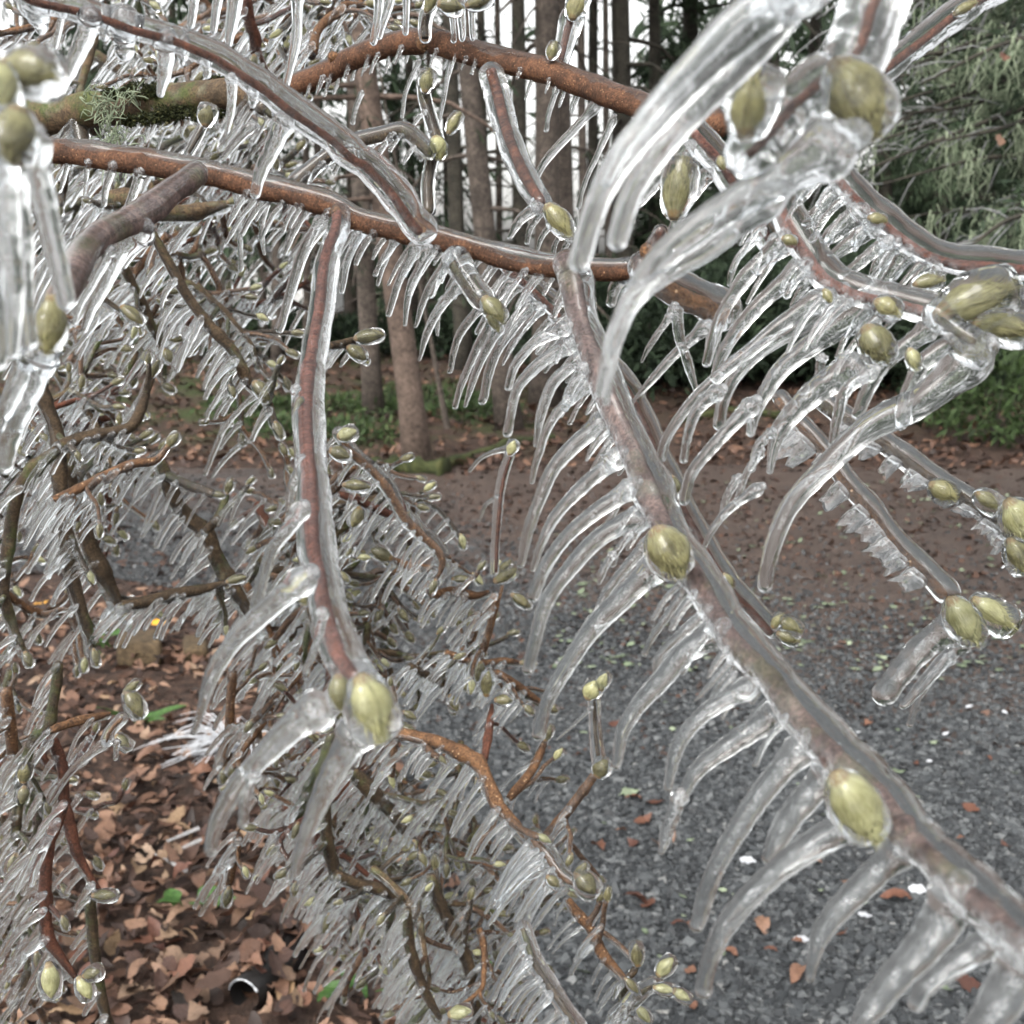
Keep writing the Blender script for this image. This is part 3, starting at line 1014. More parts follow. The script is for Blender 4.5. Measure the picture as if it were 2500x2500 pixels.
# leaf litter of the bed: the mass
acc = Acc()
def litter(n, y0, y1, size, test, lift=0.02, tone=None):
    y = rng.uniform(y0, y1, n)
    half = (y * math.cos(PITCH) + CAM[2] * math.sin(PITCH)) * 0.47 + 0.25
    x = rng.uniform(-1, 1, n) * half
    k = test(x, y) & (np.hypot(x - PIPE[0], (y - PIPE[1]) * 0.8) > 0.055)
    x, y = x[k], y[k]
    pos = np.stack([x, y, ground_z(x, y) + rng.uniform(0.004, lift, len(x))], -1)
    for v in range(5):
        q = pos[v::5]
        V, Q = LEAVES[v]
        t = rng.beta(1.25, 1.5, len(q)) if tone is None else rng.uniform(*tone, len(q))
        scatter_mass(q, V, Q, None, rng.uniform(*size, len(q)), 0.04, 0.45, t, acc, flat=1.6)
litter(8500, 1.8, 5.0, (0.02, 0.075), in_bed, 0.05)
litter(7500, 7.95, 16.0, (0.05, 0.12), lambda x, y: y > road_far(x) - 0.08 * rng.normal(0, 1, len(x)) , 0.05, tone=(0.05, 0.72))
litter(1800, 5.2, 8.1, (0.03, 0.08), lambda x, y: x > -9, 0.012, tone=(0.0, 0.5))
litter(6500, 3.2, 7.4, (0.012, 0.05), lambda x, y: x > road_left(y), 0.012, tone=(0.0, 0.5))
obj('leaf_litter', acc, M['leaf_mass'], None, (0, 0, 0), kind='stuff')

# the leaves that show largest, one by one
n = 0
while n < 170:
    px, py = rng.uniform(120, 760), rng.uniform(1900, 2560)
    q = G(px, py)
    if not in_bed(q[0], q[1]): continue
    if abs(px - 590) < 95 and py > 2370: continue
    q[2] = 0.035 + rng.uniform(0, 0.03)
    which, word = [(0, 'mid brown'), (3, 'light tan'), (4, 'nearly black'), (1, 'reddish brown')][rng.integers(0, 4)]
    lay_leaf(q, rng.uniform(0.03, 0.075), 'crumpled ' + word + ' leaf ' + where(px, py, word), word + ' leaves of the litter bed', which, 0.5)
    n += 1
for (px, py, sz, lab) in [(345, 2440, 0.07, None), (525, 2470, 0.075, 'large pale tan leaf lying left of the black pipe end'),
                          (310, 2010, 0.085, 'broad pinkish tan leaf in the middle of the litter bed'),
                          (455, 2300, 0.085, 'curled tan leaf beside the small green seedling')]:
    q = G(px, py); q[2] = 0.07
    lay_leaf(q, sz, lab or 'broad orange tan leaf in the litter left of the pipe', None, 0, 0.2)
# leaves on the gravel
ROADLEAF = [(1545, 1965, .05), (1600, 1975, .05), (1570, 2020, .06), (1515, 2045, .035), (1460, 2085, .07), (1560, 2220, .075), (1655, 2275, .035),
            (1545, 2075, .04), (1610, 2080, .07), (1640, 2060, .04), (1690, 2480, .03), (1780, 2345, .045), (1945, 2400, .07), (2185, 2210, .075),
            (2360, 2420, .065), (2060, 2175, .03), (2055, 2300, .03), (1860, 2275, .055), (1880, 2340, .03), (1685, 2390, .035), (1790, 2060, .035),
            (2235, 1880, .035), (2120, 1780, .05), (2200, 1990, .03), (2345, 2065, .025), (2410, 1865, .03), (1500, 1780, .04), (1455, 1870, .04),
            (1690, 2275, .03), (1950, 2320, .03), (1830, 2010, .03), (2455, 2080, .03), (2370, 1990, .05), (1990, 2120, .03), (1450, 1760, .035), (1580, 2225, .05)]
for i, (px, py, sz) in enumerate(ROADLEAF):
    q = G(px, py); q[2] = 0.022
    lay_leaf(q, sz, 'small rust leaf on gravel ' + where(px, py, 'rl'), 'rust leaves on the gravel', 1, 0.25)
for px, py, sz, lab in [(100, 1472, .075, 'bright yellow leaf lying apart at the far left behind the thicket'), (388, 1520, .075, 'bright orange yellow leaf resting on the pale timber block')]:
    q = G(px, py, 0.09 if px > 300 else 0.03)
    o = lay_leaf(q, sz, lab, None, 2, 0.15, 4)

# chips of ice and pale petals on the gravel
acc = Acc()
V, Q = leaf_shape(0.1, 0.1, 0.15, 0.75, 6, 9)
acc.add(np.vstack([V, V - [0, 0, 0.08]]), np.vstack([Q, Q[:, ::-1] + len(V)]))
chip_me = acc.mesh('ice_chip', [M['frost']], (0, 0, 0))
for px, py, sz in [(1825, 2118, .05), (2240, 2190, .055), (2110, 2253, .04), (1958, 2313, .045), (2370, 1947, .03), (2365, 1738, .03), (2452, 1752, .025),
                   (2308, 1805, .025), (2268, 1873, .022), (1715, 1790, .02), (2095, 1802, .02)]:
    q = G(px, py); q[2] = 0.02
    o = bpy.data.objects.new('ice_chip', chip_me)
    link(o, q)
    o.scale = (sz * .8, sz * .75, sz * .5); o.rotation_euler = (rng.normal(0, .2), rng.normal(0, .2), rng.uniform(-0.6, 0.4))
    tag(o, 'white ice chip on gravel ' + where(px, py, 'chip'), 'ice chip', 'white ice chips on the gravel')
# pale lichen flakes on the wet dirt of the road
acc = Acc()
n = 0
pts = []
while n < 520:
    px, py = rng.uniform(1350, 2500), rng.uniform(1180, 2450)
    if rng.random() > (1.0 if py < 1650 else 0.07): continue
    q = G(px, py); q[2] = 0.018
    pts.append(q); n += 1
pts = np.array(pts)
scatter_mass(pts, V, Q, None, rng.gamma(3.5, 0.007, len(pts)), 0.3, 0.25, rng.uniform(0.3, 1.0, len(pts)), acc)
obj('lichen_flakes', acc, M['lichen'], None, (0, 0, 0), kind='stuff')

# ------------------------------------------------------------------ things on the ground
def box_acc(acc, c0, size, rot=0.0, jit=0.0, mi=0):
    V = CUBE * np.asarray(size) / 2 * (1 + rng.normal(0, jit, (8, 3)))
    R = np.array([[math.cos(rot), -math.sin(rot), 0], [math.sin(rot), math.cos(rot), 0], [0, 0, 1]])
    acc.add(V @ R.T + np.asarray(c0), CQ, mi=mi)

for px, py, lab, s in [(345, 1600, 'larger weathered timber block with a yellow leaf on top', (0.16, 0.22, 0.085)), (478, 1600, 'smaller weathered timber block lying right of the larger one', (0.09, 0.16, 0.07))]:
    q = G(px, py)
    acc = Acc()
    box_acc(acc, q + [0, 0, s[2] / 2 - 0.01], s, 0.25, 0.10)
    o = obj('timber_block', acc, M['wood_block'], None, q, smooth=False)
    bv = o.modifiers.new('bevel', 'BEVEL'); bv.width = 0.02; bv.segments = 3
    tag(o, lab, 'timber', None)

# black pipe end by the lower edge of the picture
q = G(600, 2470, -0.008)
root = empty('drain_pipe', q, 'open end of a black pipe rimmed with frost, lying in the leaf litter', 'pipe')
r_ = 0.036
a0 = q + np.array([0, 0, 0.036])
ax = np.array([0.38, 0.925, 0.0])
acc = Acc()
prof = [(0.0, r_), (0.16, r_), (0.16, r_ * 0.86), (0.004, r_ * 0.86)]
pp = np.array([a0 + ax * t for t, _ in prof] + [a0 + ax * 0.0])
V, Qd, T, _, _ = tube(np.array([a0, a0 + ax * 0.05, a0 + ax * 0.2]), np.array([r_, r_, r_]), 24, cap0=False, cap1=True, ref=np.array([0, 0, 1.0]))
acc.add(V, Qd, T)
V, Qd, T, _, _ = tube(np.array([a0, a0 + ax * 0.05, a0 + ax * 0.19]), np.array([r_, r_, r_]) * 0.88, 24, cap0=False, cap1=True, ref=np.array([0, 0, 1.0]))
acc.add(V, Qd[:, ::-1], T)
obj('pipe_wall', acc, M['black_plastic'], root, a0)
acc = Acc()
th = np.linspace(0.15 * math.pi, 0.95 * math.pi, 30)
side = np.array([0.925, -0.38, 0])
ring = a0 - ax * 0.002 + np.cos(th)[:, None] * side * r_ * 0.98 + np.sin(th)[:, None] * np.array([0, 0, 1]) * r_ * 0.98
V, Qd, T, _, _ = tube(ring, np.full(30, 0.0019) * (1 + rng.normal(0, .35, 30)), 6)
acc.add(V, Qd, T)
obj('frost_rim', acc, M['frost'], root, ring[0])

for k in range(16):
    t = rng.uniform(0.03, 0.2)
    q3 = a0 + ax * t + np.array([rng.normal(0, .025), rng.normal(0, .015), 0.036 + rng.uniform(0, .008)])
    lay_leaf(q3, rng.uniform(.045, .08), ['mid brown', 'reddish', 'nearly black'][k % 3] + ' dead leaf lying over the half buried black pipe', ['mid brown', 'reddish', 'nearly black'][k % 3] + ' leaves over the black pipe', [0, 1, 4][k % 3], 0.4)

# frosted tuft with radiating spikes under the shrub
q = G(585, 1850)
root = empty('frosted_grass_tuft', q, 'tuft of grass turned into white radiating ice needles under the shrub', 'grass tuft')
for k in range(64):
    a = math.radians(rng.normal(185, 45)) if k < 50 else rng.uniform(0, 6.28)
    L = rng.uniform(0.10, 0.30)
    tip = q + np.array([math.cos(a) * L, math.sin(a) * L * 0.6, abs(rng.normal(0.06, 0.06))])
    tip = tip + np.array([rng.normal(0, .02), rng.normal(0, .02), 0])
    mid = q + (tip - q) * 0.5 + np.array([rng.normal(0, .012), rng.normal(0, .012), rng.uniform(0.01, 0.05)])
    tip[2] *= 0.5
    acc = Acc()
    V, Qd, T, _, _ = tube(spline([q + [0, 0, 0.03], mid, tip], 6), np.linspace(0.0030, 0.0011, 6) * rng.uniform(.6, 1.3), 5)
    acc.add(V, Qd, T)
    obj('ice_needle', acc, M['frost'], root, q)
for px, py, dx, dy in [(450, 2085, 40, -10), (462, 2112, 34, -9), (420, 2155, 38, 28)]:
    q, q2 = G(px - dx, py - dy), G(px + dx, py + dy)
    q[2], q2[2] = 0.045, 0.06
    acc = Acc()
    V, Qd, T, _, _ = tube(spline([q, q2], 6), np.linspace(0.003, 0.005, 6), 7)
    acc.add(V, Qd, T, frost=1.0)
    o = obj('fallen_icicle', acc, M['ice'], None, q)
    tag(o, ['upper', 'middle', 'lowest'][[2085, 2112, 2155].index(py)] + ' of three whitish broken icicles lying on the brown leaf litter', 'icicle', 'broken icicles on the leaf litter')

# small green plants in the litter
def plantlet(name, label, px, py, spec, cat='plant'):
    q = G(px, py)
    root = empty(name, q, label, cat)
    for (dx, dz, L, W, ang) in spec:
        V, Q = leaf_shape(-0.2, 0.4, 0, W, 6, 3)
        R = Euler((rng.normal(0.3, .2), -0.3, math.radians(ang))).to_matrix()
        V = (V + [0.5, 0, 0]) * L @ np.array(R).T + q + np.array([dx, 0, dz])
        acc = Acc(); acc.add(V, Q)
        obj('leaf', acc, M['green'], root, q)
plantlet('green_seedling', 'small green seedling with rounded leaves among brown leaves', 455, 2290, [(0, .08, .06, .8, 200), (.02, .085, .05, .8, 320), (-.02, .08, .05, .8, 120), (0.03, .09, .05, .8, 40), (.07, .08, .045, .8, 10)])
plantlet('strap_leaf_plant', 'dark green strap leaved plant on the litter right of the red stem', 340, 1800, [(0, .05, .14, .22, 170), (0, .05, .16, .2, 10), (0, .06, .12, .25, 200), (.02, .05, .1, .25, 330)])
plantlet('evergreen_seedling', 'dark green seedling with narrow leaves behind the iced stems', 260, 1640, [(0, .1, .12, .3, 150), (0, .12, .12, .3, 30), (0.02, .1, .1, .3, 250), (0, .06, .12, .3, 200), (0, .14, .1, .3, 100)])
plantlet('leafy_weed', 'green leafy weed under the lowest twigs right of the pipe', 900, 2470, [(0, .04, .09, .4, 150), (.05, .05, .09, .4, 30), (-.06, .05, .08, .4, 250), (.1, .04, .09, .4, 200), (.14, .05, .08, .4, 80), (-.1, .03, .08, .5, 10)])
plantlet('ground_weed', 'green weed under the low twigs at the bottom middle', 1080, 2440, [(0, .04, .08, .4, 150), (.05, .05, .08, .4, 30), (-.06, .05, .08, .4, 250), (.08, .04, .07, .4, 60)])

# ------------------------------------------------------------------ forest
M['fernmat'] = simple('fern_green', [(0.0, (0.018, 0.033, 0.010)), (0.6, (0.04, 0.075, 0.02)), (1.0, (0.075, 0.115, 0.035))], 20, 0.7, attr_tint=True)
def foliage_into(acc, centres, dirs, size, tone, wide=(0.05, 0.11)):
    """needle sprays: narrow diamond blades, a few per point, drooping along dirs"""
    n = len(centres)
    for k in range(3):
        d = dirs + rng.normal(0, 0.5, (n, 3))
        d /= np.linalg.norm(d, axis=1)[:, None]
        s = np.cross(d, rng.normal(0, 1, (n, 3)))
        s /= np.linalg.norm(s, axis=1)[:, None]
        L = size * rng.uniform(0.6, 1.3, n)
        w = L * rng.uniform(*wide, n)
        V = np.stack([centres, centres + d * (L * .45)[:, None] + s * w[:, None], centres + d * L[:, None], centres + d * (L * .5)[:, None] - s * w[:, None]], 1)
        Q = (np.arange(n) * 4)[:, None] + np.arange(4)[None]
        acc.add(V.reshape(-1, 3), Q, tone=np.repeat(np.clip(tone + rng.normal(0, .15, n), 0, 1), 4))

def crown_into(acc, base, z0, z1, rmax, n, size, tone=(0.1, 0.7), boughs=44):
    """conifer crown built of drooping boughs that carry needle sprays"""
    per = max(6, n // boughs)
    for b in range(boughs):
        f = rng.random() ** 2.0
        z = z0 + (z1 - z0) * f
        R = rmax * (1 - f * 0.75) * rng.uniform(0.6, 1.1)
        a = rng.uniform(0, 6.28)
        s = rng.random(per) ** 0.7
        out = np.array([math.cos(a), math.sin(a), 0])
        c_ = base + out * (s * R)[:, None] + np.array([0, 0, 1.0]) * (z + 0.15 * R * s - 0.5 * R * s ** 2)[:, None] + rng.normal(0, 0.09 * rmax, (per, 3)) * (0.3 + s)[:, None]
        foliage_into(acc, c_, np.tile(out * 0.5 + [0, 0, -0.8], (per, 1)), size, rng.uniform(*tone), (0.04, 0.09))

def forest_tree(name, label, base_px, top_px, wpx, mat, crown=True, group=None, height=None, n=500, low=None, rmax=1.8, size=0.35, moss=False):
    b = G(*base_px)
    for _ in range(3):
        b = G(*base_px, float(ground_z(b[0], b[1])))
    d = zdepth(b)
    v = P(top_px[0], top_px[1], d)
    f = FWD.copy()
    t = P(*top_px, 1.0) - CAM
    t = CAM + t * (b[1] / t[1])
    up = (t - b) / max(t[2] - b[2], 0.3)
    H = height or rng.uniform(11, 15)
    rad = wpx / 2 * d / F
    root = empty(name, b, label, 'tree', group)
    n_ = 22
    zz = np.linspace(-0.15, H, n_) 
    p = b + up * zz[:, None]
    bend = wob(n_, 4, 0.12 * rad / 0.1 * 0.25)
    p[:, 0] += bend * np.clip(zz, 0, 1)
    r = rad * np.clip(1 - zz / (H * 1.15), 0.12, 1) * (1 + 0.35 * np.exp(-np.clip(zz, 0, 9) / 0.25))
    acc = Acc()
    V, Q, T, _, _ = tube(p, r, 14, 0.05, ref=np.array([0, 1.0, 0]))
    acc.add(V, Q, T)
    obj('trunk', acc, M[mat], root, b)
    twigs_ = Acc()
    for k in range(11):
        z = rng.uniform(1.0, 4.6) if k < 8 else rng.uniform(1.2, H * 0.8)
        a = rng.uniform(0, 6.28)
        o_ = b + up * z
        L = rng.uniform(0.4, 1.4)
        acc = Acc()
        q = spline([o_, o_ + L * 0.5 * np.array([math.cos(a), math.sin(a), -0.1]), o_ + L * np.array([math.cos(a), math.sin(a), -0.45])], 6)
        V, Q, T, _, _ = tube(q, np.linspace(rad * 0.22, rad * 0.06, 6), 6, ref=np.array([0.3, 1, 0.2]))
        acc.add(V, Q, T)
        obj('limb', acc, M[mat], root, o_)
        if k < 8 and crown:
            cc = q[rng.integers(2, 6, 5)] + rng.normal(0, .06, (5, 3))
            foliage_into(twigs_, cc, np.tile([0, 0, -0.7], (5, 1)), 0.11, rng.random(5) * .6, (.03, .08))
    if crown:
        obj('needle_sprays', twigs_, M['darkgreen'], root, b, kind='stuff')
        acc = Acc()
        crown_into(acc, b + up * 0, low if low is not None else 4.6, H, rmax, n, size)
        obj('crown', acc, M['darkgreen'], root, b + up * H * .5)
    return root

forest_tree('pine_tree', 'pale barked leaning tree with a mossy upper trunk beside the road', (1022, 1142), (935, 540), 64, 'trunk_light', n=420, low=6)
forest_tree('pine_tree', 'dark straight trunk left of the pale leaning tree', (912, 1015), (880, 500), 46, 'trunk', n=350, low=7.5)
forest_tree('sapling', 'very thin young tree right of the pale leaning trunk', (1092, 1045), (1050, 820), 13, 'trunk', crown=False, height=3.2)
forest_tree('pine_tree', 'grey brown trunk leaning left with bright sky on both sides', (1245, 1046), (1140, 120), 56, 'trunk', n=350, low=7.5)
forest_tree('pine_tree', 'widest straight grey trunk in the middle of the sky gap', (1328, 985), (1318, 0), 66, 'trunk', n=350, low=7.5)
forest_tree('pine_tree', 'slim trunk just right of the widest grey trunk', (1392, 960), (1368, 0), 44, 'trunk', n=300, low=7.5)
forest_tree('pine_tree', 'dark trunk just left of the widest grey trunk', (1275, 880), (1255, 0), 42, 'trunk_dark', n=300, low=7.5)
forest_tree('pine_tree', 'greenish dark trunk at the left edge of the sky gap', (1135, 900), (1108, 150), 42, 'trunk_dark', n=300, low=7.5)
forest_tree('pine_tree', 'thin dark trunk above the arch of the brown branch', (1190, 870), (1172, 0), 26, 'trunk_dark', n=250, low=7.5)
for px, w, hi in [(1450, 30, 1), (1520, 58, 1), (1605, 40, 0), (1690, 50, 0), (1790, 36, 1), (1890, 50, 0), (1990, 40, 1), (2160, 40, 0), (2290, 48, 0), (2410, 62, 0)]:
    forest_tree('fir_tree', ('dark bare fir trunk ' if hi else 'dark bushy fir ') + 'in the wood, ' + where(px, 450, 'fir'), (px + rng.uniform(-4, 10), rng.uniform(800, 850)), (px, 0), w, 'trunk_dark', group='dark firs of the dense wood', n=6000, low=5.5 if hi else 0.6, rmax=1.3, size=0.17)
for px, w, y in [(962, 22, 860), (1045, 16, 850), (1085, 13, 840), (1215, 18, 850), (1420, 24, 860), (1480, 20, 850), (1345, 14, 840), (70, 30, 840), (190, 26, 820), (310, 30, 850), (420, 24, 860), (545, 34, 880), (668, 24, 900), (775, 22, 880), (1000, 26, 850), (850, 30, 820)]:
    forest_tree('pine_tree', 'distant bare trunk ' + ('against the sky, ' if px > 840 else 'behind the thicket, ') + where(px, 400, 'tr'), (px + 8, y), (px, 0), w, 'trunk', group='distant trunks ' + ('in the sky gap' if px > 840 else 'behind the left thicket'), n=700, low=3.2 if px < 800 else 7.5, size=0.3)

for px, y, low in [(640, 875, 1.2), (745, 880, 1.6), (1030, 865, 1.3), (480, 870, 2.2), (250, 860, 2.4)]:
    forest_tree('young_fir', 'slender young fir with thin drooping boughs, ' + where(px, 300, 'yf'), (px + 6, y), (px, 0), 22, 'trunk', group='young firs behind the thicket', n=900, low=low, rmax=0.9, size=0.2, height=7)

# dark far wood as one mass
acc = Acc()
nn = 26000
x = rng.uniform(-34, 36, nn)
y = rng.uniform(26, 38, nn)
z = rng.uniform(0.1, 10, nn) * rng.random(nn) ** 0.3
pxs = 1250 + x / (y * math.cos(PITCH)) * F
gap = (pxs > 860) & (pxs < 1560) | (np.abs(pxs - 2085) < 45) | (np.abs(pxs - 1840) < 25)
dens = np.where((pxs > 1560) & ~gap, 0.85, np.where(gap, np.where(z < 1.0, 0.8, 0.035), np.where(z < 2.6, 0.55, 0.12)))
k = rng.random(nn) < dens
c_ = np.stack([x, y, z + ground_z(x, y)], -1)[k]
foliage_into(acc, c_, np.tile([0, -0.2, -0.6], (len(c_), 1)), 0.75, rng.random(len(c_)) * 0.5, (0.05, 0.12))
obj('far_wood', acc, M['darkgreen'], None, (0, 30, 0), kind='stuff')

# dark undergrowth bushes under the trees, each its own thing
def bush(label, px, py, w, h, n, mat, size, group=None, tone=(0.2, 0.8), name='bush', cat='bush'):
    b = G(px, py)
    for _ in range(3):
        b = G(px, py, float(ground_z(b[0], b[1])))
    root = empty(name, b, label, cat, group)
    acc = Acc()
    d = rng.normal(0, 1, (n, 3)); d /= np.linalg.norm(d, axis=1)[:, None]
    rr = rng.random(n) ** 0.45
    c_ = b + d * rr[:, None] * np.array([w / 2, w / 2.4, h / 2]) + np.array([0, 0, h * 0.5])
    c_[:, 2] = np.maximum(c_[:, 2], b[2] + 0.02)
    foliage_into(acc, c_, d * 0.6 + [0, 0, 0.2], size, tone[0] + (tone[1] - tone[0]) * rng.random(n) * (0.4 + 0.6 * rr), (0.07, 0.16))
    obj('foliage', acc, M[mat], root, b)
    for k in range(5):
        a = rng.uniform(0, 6.28)
        acc = Acc()
        t_ = b + np.array([math.cos(a) * w * .25, math.sin(a) * w * .2, h * 0.6])
        V, Q, T, _, _ = tube(spline([b, (b + t_) / 2 + rng.normal(0, .03, 3), t_], 5), np.linspace(.012, .004, 5), 5)
        acc.add(V, Q, T)
        obj('stem', acc, M['trunk_dark'], root, b)
    return root
for px in range(1480, 2560, 90):
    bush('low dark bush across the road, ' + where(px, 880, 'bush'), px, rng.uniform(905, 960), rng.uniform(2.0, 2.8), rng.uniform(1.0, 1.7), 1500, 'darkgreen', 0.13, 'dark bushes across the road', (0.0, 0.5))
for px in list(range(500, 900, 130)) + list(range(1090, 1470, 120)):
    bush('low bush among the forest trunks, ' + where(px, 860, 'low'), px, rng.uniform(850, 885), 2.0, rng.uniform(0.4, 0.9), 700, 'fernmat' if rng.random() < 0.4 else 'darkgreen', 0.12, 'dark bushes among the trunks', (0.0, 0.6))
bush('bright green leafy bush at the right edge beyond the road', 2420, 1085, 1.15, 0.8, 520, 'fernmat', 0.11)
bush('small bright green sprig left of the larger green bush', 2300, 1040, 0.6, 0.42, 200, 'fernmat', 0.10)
for px, py, w in [(700, 1060, .7), (800, 1000, .8), (870, 1075, .6), (960, 1010, .7), (1060, 985, .8), (640, 1010, .8), (1150, 1020, .6)]:
    bush('low green plant patch ' + where(px, py, 'gp'), px, py, w * 1.5, 0.13, 220, 'fernmat', 0.08, 'ground plants on the forest floor', (0.1, 0.9), 'ground_plant', 'plant')

# mossy logs along the far edge of the road
for pts, r, lab in [([(880, 1160), (980, 1152), (1085, 1160)], 0.062, 'yellow green mossy log lying at the foot of the pale tree'),
                    ([(1040, 1150), (1150, 1125), (1290, 1090), (1350, 1085)], 0.042, 'long thin mossy log lying on the bank behind the icicles'),
                    ([(1650, 1045), (1800, 1030), (1960, 1050)], 0.042, 'mossy fallen branch on the bank right of the big icicles')]:
    q = np.array([G(*p, 0.0) for p in pts]); q[:, 2] = ground_z(q[:, 0], q[:, 1]) + r * 0.6
    acc = Acc()
    pp = spline(q, 20)
    V, Q, T, ang, tt = tube(pp, r * (1 + wob(20, 14, .22)), 14, 0.16, ref=np.array([0, 0, 1.0]))
    acc.add(V, Q, T, tone=rng.random(len(V)) * 0.7)
    o = obj('mossy_log', acc, M['moss'], None, q[0])
    tag(o, lab, 'log')

# pale outbuilding glimpsed through the thicket
d = 24.0
b0, b1 = P(620, 800, d), P(800, 800, d)
yb = 23.5
root = empty('outbuilding', (P(700, 600, d)[0], yb, 0.3), 'white walled outbuilding half hidden behind the iced thicket', 'building')
x0, x1 = P(600, 600, d)[0], P(812, 600, d)[0]
acc = Acc(); box_acc(acc, ((x0 + x1) / 2, yb + 1.2, 0.85), (x1 - x0, 2.4, 1.3))
obj('wall', acc, M['white_wall'], root, smooth=False)
acc = Acc(); box_acc(acc, ((x0 + x1) / 2, yb + 1.2, 1.57), (x1 - x0 + .3, 2.8, 0.12))
obj('roof', acc, M['roof'], root, smooth=False)
acc = Acc(); box_acc(acc, ((x0 + x1) / 2 + .1, yb - .01, 1.05), (0.42, 0.04, 0.5))
w_ = obj('window', acc, M['pane'], root, smooth=False)
acc = Acc(); box_acc(acc, ((x0 + x1) / 2 + .1, yb - .045, 1.05), (0.03, 0.03, 0.5)); box_acc(acc, ((x0 + x1) / 2 + .1, yb - .047, 1.05), (0.42, 0.026, 0.03))
obj('glazing_bar', acc, M['white_wall'], w_, smooth=False)

# lichen hung conifer at the right
b = np.array([3.6, 5.4, 0.0])
root = empty('lichen_conifer', b, 'conifer at the right hung with pale green lichen and grey iced twigs', 'tree')
acc = Acc()
V, Q, T, _, _ = tube(spline([b - [0, 0, .1], b + [0.02, 0, 3], b + [0, 0, 8]], 20), np.linspace(.16, .06, 20), 14, .05, ref=np.array([0, 1.0, 0]))
acc.add(V, Q, T); obj('trunk', acc, M['trunk_dark'], root, b)
lich, grey, need = Acc(), Acc(), Acc()
bough_specs = []
for k in range(24):
    d = rng.uniform(3.6, 5.0)
    y0 = rng.uniform(-120, 560)
    reach = rng.uniform(1990, 2330) if y0 < 420 else rng.uniform(2180, 2400)
    s0 = P(2640, y0 - rng.uniform(20, 120), d + 0.4)
    s1 = P((2640 + reach) / 2, y0 + rng.uniform(-20, 40), d + 0.1)
    s2 = P(reach, y0 + rng.uniform(40, 130), d)
    q = spline([s0, s1, s2], 16)
    acc = Acc()
    V, Q, T, _, _ = tube(q, np.linspace(.014, .003, 16), 6)
    acc.add(V, Q, T)
    obj('bough', acc, M['trunk_dark'], root, s0)
    for j in range(13):      # grey iced twiglets
        i = rng.integers(2, 16)
        a = rng.uniform(-2.6, 2.6)
        dv = np.array([-0.8 + rng.normal(0, .4), rng.normal(0, .3), rng.normal(-0.25, .5)])
        L = rng.uniform(.05, .20)
        p_ = spline([q[i], q[i] + dv * L * .5, q[i] + dv * L + [0, 0, -L * .25]], 4)
        V, Q, T, _, _ = tube(p_, np.linspace(.0026, .0015, 4), 4)
        grey.add(V, Q, T, frost=0.4)
    right = np.clip((q[:, 0] - P(2230, 300, 4.3)[0]) / 0.35, 0, 1)
    clump = rng.integers(0, 16, 4)
    for j in range(240):      # hanging lichen threads, in clumps
        i = int(np.clip(rng.choice(clump) + rng.normal(0, 0.7), 0, 15))
        if rng.random() > 0.03 + right[i]: continue
        L = rng.uniform(.03, .17)
        o_ = q[i] + rng.normal(0, .022, 3)
        p_ = spline([o_, o_ + [rng.normal(0, .012), 0, -L * .3], o_ + [rng.normal(0, .016), 0, -L * .6], o_ + [rng.normal(0, .02), rng.normal(0, .02), -L]], 7)
        V, Q, T, _, _ = tube(p_, np.linspace(.0032, .0011, 7) * rng.uniform(.5, 1.4), 4, 0.25)
        lich.add(V, Q, T, tone=rng.beta(2.2, 1.2))
    ii = rng.integers(0, 9, 110)
    c_ = q[ii] + rng.normal(0, .07, (110, 3)) + [0, 0.12, 0]
    foliage_into(need, c_, np.tile([-0.5, 0, -0.5], (110, 1)), 0.07, rng.random(110) * 0.6, (0.04, 0.09))
obj('lichen', lich, M['lichen'], root, b, kind='stuff')
M['twig_ice'] = simple('iced_grey_twig', [(0.3, (0.14, 0.14, 0.14)), (0.7, (0.32, 0.33, 0.34))], 30, 0.4)
obj('iced_twigs', grey, M['twig_ice'], root, b, kind='stuff')
obj('needles', need, M['darkgreen'], root, b, kind='stuff')
for px, py, lab in [(2450, 138, 'upper rusty leaf caught in the hanging lichen'), (2442, 342, 'lower rusty leaf caught in the hanging lichen')]:
    o = lay_leaf(P(px, py, 3.55), 0.05, lab, None, 1, 0.4)
    o.rotation_euler = (1.3, 0.2, 0.5)
# ------------------------------------------------------------------ the near iced branches
def I(crop, w0, w1, *xy, d=None):
    t = (c(crop, *xy), w0, w1)
    return t + (d,) if d else t

# long diagonal twig at the upper left
branch('dark thin twig in a thick ice sleeve running diagonally from the upper left corner',
       c('A', 60, -60, 170, 8, 300, 35, 420, 60, 560, 105, 720, 155, 880, 200, 1000, 250, 1140, 310, 1280, 400, 1400, 480, 1520, 575, 1640, 660, 1740, 730, 1850, 830)
       + c('B', 200, 870, 280, 950, 350, 1030, 400, 1100, 440, 1165, 478, 1205), (0.31, 0.365), (11, 14), (28, 44), 'dark_twig', off=(6, -4), frost=0.9,
       icicles=[I('A', 150, 100, 190, 20, 200, 80, 215, 150), I('A', 120, 70, 470, 90, 450, 180, 385, 330, 316, 480),
                I('A', 170, 95, 640, 130, 645, 190, 652, 270), I('A', 60, 50, 545, 110, 548, 190),
                I('A', 130, 50, 870, 230, 868, 320, 860, 400, 842, 490), I('A', 60, 36, 1215, 430, 1212, 560, 1190, 690),
                I('A', 130, 58, 1490, 640, 1430, 780, 1370, 900, 1338, 1015), I('A', 40, 30, 330, 60, 310, 150, 290, 250), I('A', 70, 50, 960, 260, 955, 330),
                I('A', 60, 44, 1080, 320, 1085, 390), I('A', 80, 50, 1330, 500, 1325, 550)])

